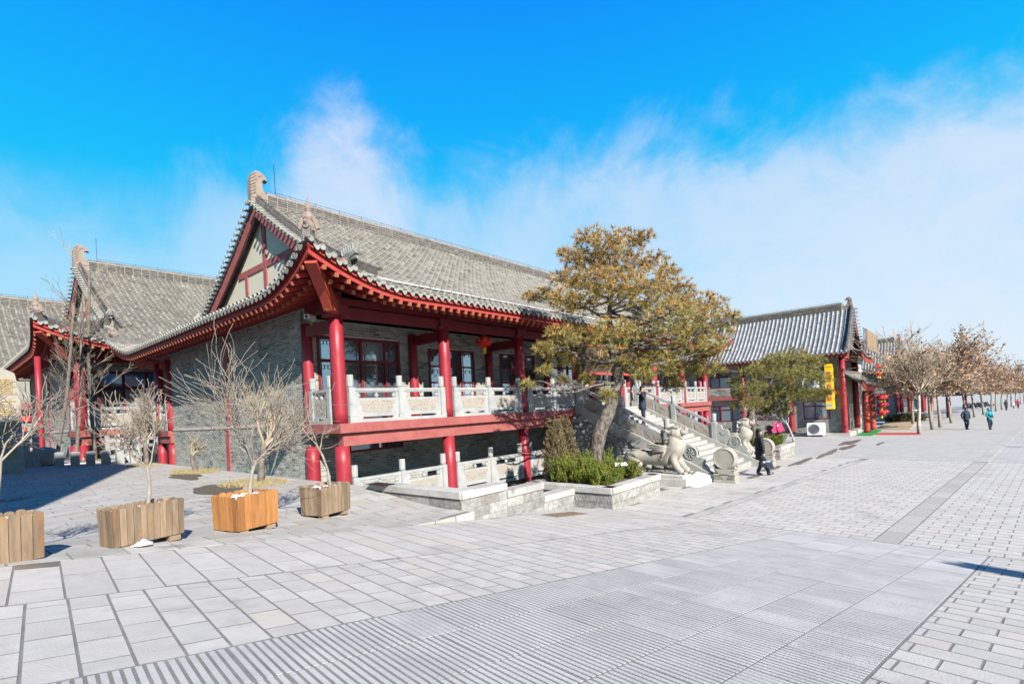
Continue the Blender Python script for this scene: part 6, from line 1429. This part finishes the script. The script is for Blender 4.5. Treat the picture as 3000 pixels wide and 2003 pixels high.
# ================================================================== RIGHT SIDE: restaurant and the houses beyond
def make_shop(label, loc, group, L=16.0, lod=1):
    B_ = thing('shop_house', label, 'building', loc, -pi/2, group)      # local x -> -Y, local y -> +X
    P = dict(L=L, yR=6.4, ov=.85, gov=.55, zE=6.25, A=.62, B=.07, hips=False, vis='f', panmat='tile_d', sp=.31, orn=.72)
    roof, zr, pt = make_roof(B_, P, 1, 'tile_l')
    nb = 5; cx = [L-i*3.55 for i in range(nb)]
    for x in cx:
        column(B_, x, 0, .05, 6.0, .20)
    column(B_, L, 6.4, .05, 6.0, .20)
    fn = lambda u, w, z: (u, .22-w, z)
    hol = []
    for i in range(4):
        a = cx[i]-3.55; hol += [(a+.8, a+2.6, 1.35, 2.75), (a+.8, a+2.6, 4.2, 5.5)]
    w = brick_wall(B_, 'front_wall', fn, L, .3, 6.0, hol, 1, 0, bl=.27, bh=.08)
    for a, b, c, d in hol: window(w, fn, a, b, c, d, (.45,), (.7,) if c > 3 else (.72,), .07, 'glass', curtain=(c > 3))
    sw = lambda u, w_, z: (L-.22+w_, .5+u, z)
    w2 = brick_wall(B_, 'gable_side_wall', sw, 5.9, .3, 6.0, [(.3, 2.9, .3, 2.9), (.4, 1.6, 3.6, 5.2)], 1, 0)
    window(w2, sw, .4, 1.6, 3.6, 5.2, (.5,), (.6,), .07, 'glass')
    for nm, (x0, y0, z0, x1, y1, z1), mt in (('floor_beam', (0, -.04, 3.15, L+.05, .20, 3.5), 'beam'), ('plinth', (0, -.25, -.1, L+.3, 6.3, .29), 'kerb'), ('eave_beam', (0, -.12, 5.96, L+.3, .12, 6.16), 'maroon'), ('tie_beam', (L-.1, .2, 5.75, L+.1, 6.2, 5.98), 'beam'), ('gable_tie', (L+.0, .1, 6.0, L+.12, 6.3, 6.4), 'beam')):
        s = MB(); s.box(x0, y0, z0, x1, y1, z1); link(nm, s.mesh(nm, mt), B_)
    s = MB(); s.box(.1, 5.9, .3, L-.3, 6.39, 6.1); link('rear_wall', s.mesh('rear_wall', 'mortar'), B_)
    s = MB(); s.box(.3, .55, 6.0, L-.3, 5.9, 6.05); link('ceiling', s.mesh('ceiling', 'dark'), B_)
    # street-end door and porch roofs
    window(w2, sw, .3, 2.9, .3, 2.9, (.5,), (.75,), .08, 'glass', name='door')
    def porch(x0, x1, zf, proj, name):
        """canopy along local y (world X) on the street end"""
        rb = MB(); n = 12; V = []
        for i in range(n+1):
            t = i/n; y = x0+(x1-x0)*t; up_ = .35*abs(2*t-1)**3
            for k in range(5): s = k/4; V.append((L+.1+proj*(1-s), y, zf+up_*(1-s)+.75*s*s+.25*s))
        rb.add(V, [(i*5+k, (i+1)*5+k, (i+1)*5+k+1, i*5+k+1) for i in range(n) for k in range(4)])
        V2 = [(a, b, c-.09) for a, b, c in V]; rb.add(V2, [(i*5+k, i*5+k+1, (i+1)*5+k+1, (i+1)*5+k) for i in range(n) for k in range(4)])
        r_ = link(name, rb.mesh(name, 'tile_d'), B_)
        tb = MB(); nt_ = int((x1-x0)/.26)
        for i in range(nt_+1):
            t = i/nt_; y = x0+(x1-x0)*t; up_ = .35*abs(2*t-1)**3; pts = [(L+.1+proj*(1-s), y, zf+up_*(1-s)+.75*s*s+.25*s+.03) for s in (0, .25, .5, .75, 1)]; tb.tube(pts, .07, 6, tint=R.uniform(-.5, .5))
        link('tile_rows', tb.mesh('tile_rows', 'tile'), r_, kind='stuff')
        fb = MB()
        for i in range(n):
            t, t2 = i/n, (i+1)/n; u1, u2_ = .35*abs(2*t-1)**3, .35*abs(2*t2-1)**3; ya, yb = x0+(x1-x0)*t, x0+(x1-x0)*t2
            fb.hexa([(L+.03+proj, ya, zf+u1-.42), (L+.03+proj, yb, zf+u2_-.42), (L-.05+proj, yb, zf+u2_-.42), (L-.05+proj, ya, zf+u1-.42), (L+.03+proj, ya, zf+u1-.06), (L+.03+proj, yb, zf+u2_-.06), (L-.05+proj, yb, zf+u2_-.06), (L-.05+proj, ya, zf+u1-.06)])
        link('fascia', fb.mesh('fascia', 'rafter'), r_)
        rg = MB(); rg.box(L+.0, x0, zf+1.0, L+.2, x1, zf+1.22); link('porch_ridge', rg.mesh('porch_ridge', 'ridge'), r_)
        return r_
    porch(-.1, 8.5, 3.75, 1.25, 'lower_porch_roof'); porch(1.6, 9.0, 6.0, 1.1, 'upper_porch_roof')
    for y, mt in ((6.9, 'orange'), (3.2, 'orange')):
        column(B_, L+1.0, y, .05, 3.35, .24, 'porch_column', mt)
    s = MB(); s.box(L-1.5, 6.42, .05, L-.1, 11.5, 6.4); link('annex', s.mesh('annex', 'mortar'), B_)
    return B_
shop = make_shop('grey-tiled restaurant with dark blue verge tiles, seen beyond the small pine', (45, 22.2, -.55), 'houses along the right side')
s = MB(); P_ = [(-.0, 0)]; 
for i in range(12):
    a = .2+3.7*i/11; b = .2+3.7*(i+1)/11
s2 = copy_tree(shop); s2.location = (77.5, 21.2, -1.1); tag(s2, 'second grey-tiled house behind the restaurant, partly hidden by the first street trees', 'building')
s3 = copy_tree(shop); s3.location = (112, 20.0, -1.6); tag(s3, 'farthest grey-tiled house hidden behind the row of street trees', 'building')
def on_shop(name, mb, mats, label=None, cat=None, o=(0, 0, 0), rot=0, parent=None, group=None):
    ob = link(name, mb.mesh(name, mats), parent, o, rot)
    if label: tag(ob, label, cat, group)
    return ob
# timber screen on posts above the porch
T_ = thing('timber_screen', 'weathered board screen on a frame standing above the restaurant porch', 'screen', (52.5, 5.0, 5.9))
for i in range(9):
    mb = MB(); mb.box(-3.8+i*.86, -.03, .15, -3.8+i*.86+.83, .03, 1.75, tint=R.uniform(-.5, .5)); link('board', mb.mesh('board', 'woodg'), T_)
mb = MB()
for z in (.2, 1.7): mb.beam((-4.6, .06, z), (4, .06, z), .05, .05)
for x in (-4.6, -3.8, 0, 3.9): mb.beam((x, .08, -.3), (x, .08, 1.8), .05, .05, upv=(0, 1, 0))
mb.beam((-4.6, .06, .2), (-3.8, .06, 1.7), .03, .03); link('frame', mb.mesh('frame', 'steel'), T_)
# yellow box sign
sg_ = thing('shop_sign', 'tall yellow box sign with red and white Chinese characters hung on the restaurant corner', 'sign', (44.35, 7.0, 1.57))
mb = MB(); mb.box(-.0, -.24, 0, .55, .24, 3.36); mb.box(.5, .1, .6, .62, .2, .7); link('sign_box', mb.mesh('sign_box', 'yellow'), sg_)
SG = '一青丹島海鮮'
def put_text(parent, ch, size, loc, rot_m, matn='gold', name='lettering', depth=.0):
    me = text_mesh(ch, size, depth, matn); o = link(name, me, parent); o.matrix_local = Matrix.Translation(loc)@rot_m.to_4x4(); return o
RX = Matrix(((0, 0, -1), (-1, 0, 0), (0, 1, 0)))      # text facing -X, reading towards -Y
RY = Matrix(((1, 0, 0), (0, 0, -1), (0, 1, 0)))       # text facing -Y, reading towards +X
for i, ch in enumerate(SG):
    put_text(sg_, ch, .44, (-.004, 0, 3.08-i*.47), RX, 'white', 'sign_character'); put_text(sg_, ch, .40, (-.010, 0, 3.08-i*.47), RX, 'signred', 'sign_character')
    put_text(sg_, ch, .38, (.27, -.246, 3.08-i*.47), RY, 'signred', 'sign_character')
mb = MB(); mb.box(-.008, -.17, .12, -.002, .17, .42); link('phone_panel', mb.mesh('phone_panel', 'white'), sg_)
put_text(sg_, '订餐电话', .085, (-.012, 0, .33), RX, 'purple', 'phone_text'); put_text(sg_, '5188699', .085, (-.012, 0, .21), RX, 'purple', 'phone_text')
# air conditioners
def ac(loc, label, rot=0, k=1):
    A_ = thing('air_conditioner', label, 'air conditioner', loc, rot, 'outdoor air-conditioner units', k)
    mb = MB(); mb.bbox(-.2, -.45, .06, .2, .45, .78, .02); mb.box(-.15, -.38, 0, .15, -.32, .06); mb.box(-.15, .32, 0, .15, .38, .06); link('casing', mb.mesh('casing', 'plastic'), A_)
    mb = MB(); mb.lathe([(.30, 0), (.30, .012), (.27, .012), (.27, 0)], 20, (-.214, .08, .42), axis='x', cap=False)
    for r_ in (.23, .19, .15, .11): mb.lathe([(r_, 0), (r_, .008), (r_-.012, .008), (r_-.012, 0)], 18, (-.213, .08, .42), axis='x', cap=False)
    for k_ in range(6): a = k_*pi/6; mb.beam((-.21, .08-.27*cos(a), .42-.27*sin(a)), (-.21, .08+.27*cos(a), .42+.27*sin(a)), .01, .01, upv=(1, 0, 0))
    link('fan_grille', mb.mesh('fan_grille', 'steel'), A_); mb = MB(); mb.lathe([(.001, 0), (.26, 0)], 18, (-.204, .08, .42), axis='x', cap=False); link('fan_opening', mb.mesh('fan_opening', 'pgrey'), A_); return A_
ac((44.45, 8.0, -.42), 'white air conditioner standing on the plinth below the yellow sign', 0, 1.25)
ac((44.55, 8.2, 3.05), 'air conditioner mounted high on the restaurant wall behind the small pine', 0, 1.2)
ac((43.9, 12.9, -.42), 'tall white air conditioner by the restaurant wall behind the walking woman', 0, 1.35)
ac((76.5, 4.6, -1.0), 'white air conditioner by the column of the second house', 0, 1.3); ac((82, 3.9, -.9), 'white air conditioner on the ground beyond the second house', .6, 1.3)
# lanterns
def lantern_parts(Ln, r_, mt='lantern', txt='福'):
    mb = MB(); mb.smooth = True; n = 24; V = []; prof = [(sin(pi*i/10), cos(pi*i/10)) for i in range(11)]
    for s_, c_ in prof:
        for j in range(n): a = 2*pi*j/n; rr_ = r_*max(.22, s_)*(1-.03*(j % 2)); V.append((rr_*cos(a), rr_*sin(a), -c_*r_*.74))
    mb.add(V, [(i*n+j, i*n+(j+1) % n, (i+1)*n+(j+1) % n, (i+1)*n+j) for i in range(10) for j in range(n)]); link('shade', mb.mesh('shade', mt), Ln)
    mb = MB(); mb.lathe([(r_*.25, -r_*.86), (r_*.27, -r_*.70)], 14); mb.lathe([(r_*.25, r_*.70), (r_*.22, r_*.82)], 14); link('collar', mb.mesh('collar', 'gold'), Ln) if 0 else [link('collar', MB().lathe([(r_*.25, z0), (r_*.26, z1)], 14).mesh('collar', 'gold'), Ln) for z0, z1 in ((-r_*.86, -r_*.70), (r_*.70, r_*.82))]
    mb = MB(); mb.lathe([(r_*.24, -r_*1.45), (r_*.25, -r_*.84)], 20, cap=False); link('fringe', mb.mesh('fringe', 'yfringe'), Ln)
    mb = MB(); mb.tube([(0, 0, r_*.8), (0, 0, r_*1.5)], .012, 4); link('cord', mb.mesh('cord', 'metal'), Ln)
for (x, y, z, r_, lb) in ((13.28, 12.62, 5.26, .30, 'red lantern with gold characters hanging under the hall eave, fully in view'), (17.1, 12.62, 5.27, .30, 'red lantern under the hall eave, half hidden by pine needles')):
    Ln = thing('lantern', lb, 'lantern', (x, y, z), 0, 'red lanterns'); lantern_parts(Ln, r_)
    for ch, a in (('福', 165), ('寿', 215), ('喜', 265)):
        aa = radians(a+20); d = Vector((cos(aa), sin(aa), 0)); z_ = Vector((0, 0, 1)); xr = z_.cross(d); put_text(Ln, ch, .15, tuple(d*(r_*1.0)+Vector((0, 0, .04))), Matrix((xr, z_, d)).transposed(), 'gold', 'lantern_character')
rows_ = ['top', 'middle', 'bottom']
for c_, x in enumerate((51.7, 54.6)):
    for k in range(3):
        Ln = thing('lantern', '%s red lantern in the %s string by the restaurant door' % (rows_[k], ('nearer', 'farther')[c_]), 'lantern', (x, 4.55, 2.15-k*.62), 0, 'red lanterns'); lantern_parts(Ln, .30, 'lantern2')
for c_, x in enumerate((51.0, 51.7, 52.4)):
    for k in range(2):
        Ln = thing('lantern', '%s lantern in the bunch under the upper porch roof, %s of three' % (('upper', 'lower')[k], ('left', 'middle', 'right')[c_]), 'lantern', (x, 4.6, 4.7-k*.55), 0, 'red lanterns'); lantern_parts(Ln, .26)
# mats, deck, hedge, red street sign, door board
zg = zstreet(50, 4.5)
for nm, b_, mt, lb, ct in (('door_mat', (45.2, 4.6, 51.5, 5.6, .09), 'green', 'green matting laid before the restaurant door', 'mat'), ('red_strip', (46.2, 1.9, 48.0, 4.55, .04), 'redmat', 'long red strip laid on the paving before the first street tree', 'mat'), ('deck', (53.5, 2.9, 66, 5.4, .12), 'tan', 'low tan platform beyond the restaurant door', 'platform')):
    mb = MB(); z0 = zstreet((b_[0]+b_[2])/2, 4); mb.box(b_[0], b_[1], z0-.2, b_[2], b_[3], z0+b_[4]); o_ = ((b_[0]+b_[2])/2, (b_[1]+b_[3])/2, z0); tag(link(nm, mb.mesh(nm, mt, origin=o_), None, o_), lb, ct)
hm = shrub_mesh('hedge', .8, .75, 1500, 'hedge', 5, shoots=40, tuft=1.6)
for i, (x, y) in enumerate([(66.5, 4.6), (68.2, 4.2), (70, 3.8), (72, 3.4)]):
    o = link('hedge', hm, None, (x, y, zstreet(x, y)), i); tag(o, 'low clipped hedge clump behind the first street trees', 'hedge', 'hedge clumps by the second house')
rs = MB(); rs.box(-.03, -.5, 0, .03, .5, .65); tag(link('red_sign', rs.mesh('red_sign', 'lantern2'), None, (77.0, 3.6, 3.4)), 'small red sign board beside the first whitewashed tree trunk', 'sign')
nt_ = thing('notice_banner', 'pale vertical notice banner with violet characters on the restaurant ground floor', 'banner', (44.6, 17.4, .3)); mb = MB(); mb.box(-.02, -.33, 0, .02, .33, 2.3); link('cloth', mb.mesh('cloth', 'white'), nt_)
for i, ch in enumerate('特色海鲜欢迎'): put_text(nt_, ch, .30, (-.03, 0, 2.05-i*.36), RX, 'purple', 'banner_character')
# small open pavilion up the street
pv = thing('pavilion', 'small red-posted open shelter among the street trees', 'shelter', (86, -.2, zstreet(86, -.2)))
for x, y in ((-2, -.9), (2, -.9), (-2, .9), (2, .9)): mb = MB(); mb.box(x-.1, y-.1, 0, x+.1, y+.1, 2.7); link('post', mb.mesh('post', 'maroon'), pv)
mb = MB(); mb.hexa([(-2.6, -1.4, 2.7), (2.6, -1.4, 2.7), (2.6, 1.4, 2.7), (-2.6, 1.4, 2.7), (-1.9, -.1, 3.5), (1.9, -.1, 3.5), (1.9, .1, 3.5), (-1.9, .1, 3.5)]); link('roof', mb.mesh('roof', 'tile_d'), pv)
# ---- electric scooters
def scooter(loc, rot, label, cover, body='lantern2', k=1):
    S_ = thing('scooter', label, 'scooter', loc, rot, 'parked electric scooters', k)
    for x in (-.62, .62): 
        mb = MB(); n = 18; mb.lathe([(.17, -.04), (.22, -.045), (.235, 0), (.22, .045), (.17, .04), (.15, 0)], n, (x, 0, .235), axis='y', cap=False); w_ = link('wheel', mb.mesh('wheel', 'black'), S_); 
        mb = MB(); mb.lathe([(.02, -.03), (.155, -.01), (.155, .01), (.02, .03)], 12, (x, 0, .235), axis='y'); link('rim', mb.mesh('rim', 'steel'), w_)
    mb = MB(); mb.smooth = True; mb.tube([(.60, 0, .3), (.50, 0, .62), (.40, 0, .95)], [.05, .09, .05], 8); mb.tube([(.46, 0, .40), (.30, 0, .28), (-.05, 0, .26), (-.25, 0, .35)], [.09, .11, .11, .12], 8); mb.tube([(-.25, 0, .36), (-.35, 0, .62), (-.62, 0, .62)], [.13, .15, .09], 9); link('frame_shell', mb.mesh('frame_shell', body), S_)
    mb = MB(); mb.smooth = True; mb.tube([(-.02, 0, .73), (-.35, 0, .77), (-.66, 0, .74)], [.09, .13, .08], 9); link('saddle', mb.mesh('saddle', 'leather'), S_)
    mb = MB(); mb.tube([(.36, -.32, 1.02), (.42, -.12, 1.0), (.42, .12, 1.0), (.36, .32, 1.02)], .018, 6); link('handlebar', mb.mesh('handlebar', 'metal'), S_)
    for q in (-1, 1): mb = MB(); mb.sphere((.40, q*.30, 1.16), .055, 8, 5, sc=(.3, 1, .8)); mb.tube([(.38, q*.26, 1.02), (.40, q*.30, 1.14)], .008, 4); link('mirror', mb.mesh('mirror', 'metal'), S_)
    mb = MB(); mb.sphere((.49, 0, .88), .07, 10, 6, sc=(.7, 1, .9)); link('headlight', mb.mesh('headlight', 'white'), S_)
    if cover:
        mb = MB(); mb.smooth = True; V = []; n = 9
        for i in range(6):
            t = i/5
            for j in range(n): u = (j/(n-1)-.5); V.append((.46+.16*t-.10*cos(u*3)+.02*sin(j*2+i), u*(.62+.2*t), 1.06-.62*t*(1-.25*abs(u))+.03*sin(j*3)))
        mb.add(V, [(i*n+j, i*n+j+1, (i+1)*n+j+1, (i+1)*n+j) for i in range(5) for j in range(n-1)]); link('wind_cover', mb.mesh('wind_cover', cover), S_)
    return S_
scooter((30.5, 10.2, zstreet(30, 9)), radians(200), 'scooter with a lime green cover and red mirrors, parked behind the far balustrade', 'lime', 'lantern2', 1.1)
scooter((33.0, 9.6, zstreet(33, 9)), radians(215), 'red scooter half hidden behind the far stone beast', None, 'lantern', 1.1)
scooter((41.5, 10.3, zstreet(41, 9)), radians(230), 'scooter under a magenta wind cover, parked behind the far flower bed', 'pink', 'pink', 1.15)
for i in range(7): 
    g_ = gp(2214+i*9, 960, 100+i*3); scooter(g_, radians(200+i*13), '%s from the left in the line of dark scooters parked under the far trees' % ordn[i], None, 'navy', 1.2)
# ================================================================== LEFT SIDE AND SMALL THINGS
h3 = copy_tree(hall2); h3.scale = (1.9,)*3; h3.location = (24-26.4*1.9, (41.3-7.7)*1.9, 2.78*(1-1.9)-1.6); tag(h3, 'farthest hall with a long grey-tiled roof at the left edge of the photo', 'building')
# inscribed stone
sl = thing('inscribed_stone', 'tall pale upright stone with gold Chinese characters at the left edge', 'inscribed stone', (1.46, 27, 1.25), 0, None, 1.11)
mb = MB(); pf = [(-1.1, 0), (1.0, 0), (.98, 1.2), (.97, 2.4), (.93, 3.1), (.86, 3.5), (.55, 3.68), (.1, 3.6), (-.5, 3.8), (-1.1, 3.6)]
mb.prism(pf, .5, lambda u, v, w: (u, -.25+w, v)); link('slab', mb.mesh('slab', 'statue'), sl)
for i, ch in enumerate('畫藝術館'): put_text(sl, ch, .62, (.58, -.262, 3.0-i*.72), RY, 'gold', 'gold_character', .012)
# red door with its sign, seen between the trees
dd = thing('doorway', 'red shop doorway with a red and gold sign over it, behind the inscribed stone', 'doorway', (2.85, 34, 1.2))
mb = MB(); mb.box(-.75, .1, 0, .75, .3, 4.2); link('wall', mb.mesh('wall', 'brick'), dd)
for a, b in ((-.55, -.02), (.02, .55)):
    mb = MB(); mb.box(a, .02, .15, b, .08, 2.0); w_ = link('door_leaf', mb.mesh('door_leaf', 'orange'), dd); mb = MB(); mb.box(a+.1, .0, .5, b-.1, .018, 1.85); link('blind', mb.mesh('blind', 'pgrey'), w_)
mb = MB(); mb.box(-.7, -.05, 2.25, .7, .06, 2.75); link('sign_board', mb.mesh('sign_board', 'signred'), dd); put_text(dd, '沂藝術', .36, (0, -.056, 2.5), RY, 'gold', 'sign_lettering')
mb = MB(); mb.hexa([(-.75, -.5, 2.8), (.75, -.5, 2.8), (.75, .1, 2.8), (-.75, .1, 2.8), (-.75, -.1, 3.15), (.75, -.1, 3.15), (.75, .1, 3.15), (-.75, .1, 3.15)]); link('awning', mb.mesh('awning', 'beam'), dd)
for x in (-.9, 1.05): column(dd, x, -.1, 0, 5.4, .13)
# heavy stone fences
def stone_fence(p0, p1, z, n, label, h=1.45):
    F = thing('stone_fence', label, 'fence', (*p0, z), atan2(p1[1]-p0[1], p1[0]-p0[0]), 'chunky stone fences on the left'); L_ = hypot(p1[0]-p0[0], p1[1]-p0[1])
    for i in range(n): x = L_*i/(n-1); mb = MB(); mb.bbox(x-.085, -.09, -.3, x+.085, .09, h, .02, tint=R.uniform(-.5, .5)); link('post', mb.mesh('post', 'marble'), F)
    for zz in (.35, .75, 1.10): mb = MB(); mb.box(-.02, -.05, zz, L_+.02, .05, zz+.16); link('rail', mb.mesh('rail', 'marble'), F)
stone_fence((5.7, 29.9), (7.6, 29.9), 1.15, 6, 'pale stone fence of square posts and rails beside the hall rear corner')
stone_fence((2.0, 29.5), (3.25, 29.9), 1.5, 5, 'shaded stone fence of square posts and rails below the inscribed stone')
for i in range(7):
    x = 3.9+i*.52; pb_ = MB(); pb_.bbox(-.14, -.14, -.1, .14, .14, .62, .03); tag(link('stone_bollard', pb_.mesh('stone_bollard', 'marble'), None, (x, 29.3-.05*i, zplaza(x, 29.3))), '%s from the left of the low chained stone bollards' % ordn[i], 'bollard', 'low chained stone bollards')
    if i < 6:
        cb = MB(); cb.tube([(.14+.24*(k/4), -.05*(k/4), .5-.14*sin(pi*k/4)) for k in range(5)], .014, 4); tag(link('chain', cb.mesh('chain', 'rust'), None, (x, 29.3-.05*i, zplaza(x, 29.3))), '%s sagging chain from the left between the low stone bollards' % ordn[i], 'chain', 'chains between the bollards')
rk = MB(); rk.smooth = True; rk.sphere((0, 0, .35), .6, 10, 7, sc=(1, .7, .8)); tag(link('boulder', rk.mesh('boulder', 'statue'), None, (3.6, 30.8, 1.4)), 'rounded pale boulder capped with snow behind the chained bollards', 'rock')
blob('snow_film', 4.6, 31.0, .9, .6, 'snow', zplaza, seed=8, thick=.02)
# signboard under the eave, over the entrance
sb = thing('signboard', 'wide dark signboard with gold characters under the hall eave, behind the pine', 'signboard', (20.3, 11.75, 4.75))
mb = MB(); mb.hexa([(-2.1, -.06, -.6), (2.1, -.06, -.6), (2.1, .02, -.6), (-2.1, .02, -.6), (-2.1, -.36, .55), (2.1, -.36, .55), (2.1, -.28, .55), (-2.1, -.28, .55)]); link('board', mb.mesh('board', 'signdark'), sb)
mb = MB()
for z, y in ((-.6, -.05), (.55, -.35)): mb.beam((-2.15, y, z), (2.15, y, z), .14, .10)
link('moulding', mb.mesh('moulding', 'orange'), sb)
RT = Euler((radians(90+14.6), 0, 0)).to_matrix()
put_text(sb, '山 东 菜 馆', .52, (0, -.275, .17), RT, 'gold', 'lettering', .01); put_text(sb, 'S H A N  M E I', .30, (0, -.15, -.33), RT, 'gold', 'lettering', .01)
# camera on the corner column
cc = thing('security_camera', 'boxy white security camera on the beam by the hall corner column', 'camera', (7.02, 13.1, 5.55), radians(215))
mb = MB(); mb.bbox(-.20, -.07, -.05, .20, .07, .07, .015); link('housing', mb.mesh('housing', 'plastic'), cc); mb = MB(); mb.tube([(0, 0, -.06), (-.06, .0, -.17), (-.26, 0, -.12)], .018, 6); mb.sphere((-.27, 0, -.12), .05, 8, 4, sc=(.4, 1, 1)); link('bracket', mb.mesh('bracket', 'gold'), cc); mb = MB(); mb.lathe([(.045, .20), (.045, .215)], 12, axis='x'); link('lens', mb.mesh('lens', 'metal'), cc)
# what stands outside the frame and throws the shadows seen in it
ob = thing('building', 'tall grey block standing just beyond the left edge of the photo', 'building', (-9, -2, 1.2)); mb = MB(); mb.box(-6, 2.1, 0, 4.6, 5.8, 16.5); bw = link('wall', mb.mesh('wall', 'mortar'), ob); mb = MB(); mb.box(-6.2, 2.0, 16.5, 4.7, 6.0, 16.9); link('roof', mb.mesh('roof', 'tile'), ob)
for i in range(4):
    for j in range(4): mb = MB(); mb.box(-4.9+i*2.4, 5.8, 1.5+j*3.8, -3.6+i*2.4, 5.86, 3.6+j*3.8); link('window', mb.mesh('window', 'glass'), bw)
o = link('shadow_cone', shrub_mesh('shadow_cone', .30, 3.45, 2600, 'arbor', 77, cone=True, tuft=1.8), None, (7.4, -6.1, zstreet(7.4, -6.1))); tag(o, 'unseen cone of foliage added for its tapered shadow, beyond the right edge of the photo', 'tree')  # unseen cone, added and sized to throw a tapered shadow
for i, (x, y) in enumerate(((32.4, -9.7), (44.1, -9.5), (40.7, -10.8))):
    Lp = thing('lamp_post', '%s slim lamp post beyond the right edge of the street' % ordn[i], 'lamp post', (x, y, zstreet(x, y)), 0, 'lamp posts beyond the right edge'); mb = MB(); mb.lathe([(.12, 0), (.08, .4), (.05, 4.6)], 10); link('post', mb.mesh('post', 'metal'), Lp); mb = MB(); mb.lathe([(.05, 4.6), (.16, 4.75), (.14, 5.0), (.02, 5.1)], 10); link('lamp_head', mb.mesh('lamp_head', 'white'), Lp)
# loose cable dangling at the wall corner
mb = MB(); mb.tube([(7.26, 14.02, 5.9), (7.25, 14.03, 4.6), (7.26, 14.0, 3.4), (7.25, 14.03, 2.7)], .012, 4); tag(link('cable', mb.mesh('cable', 'metal', origin=(7.26, 14, 2.7)), None, (7.26, 14, 2.7)), 'thin dark cable running down the brick wall beside the corner column', 'cable')
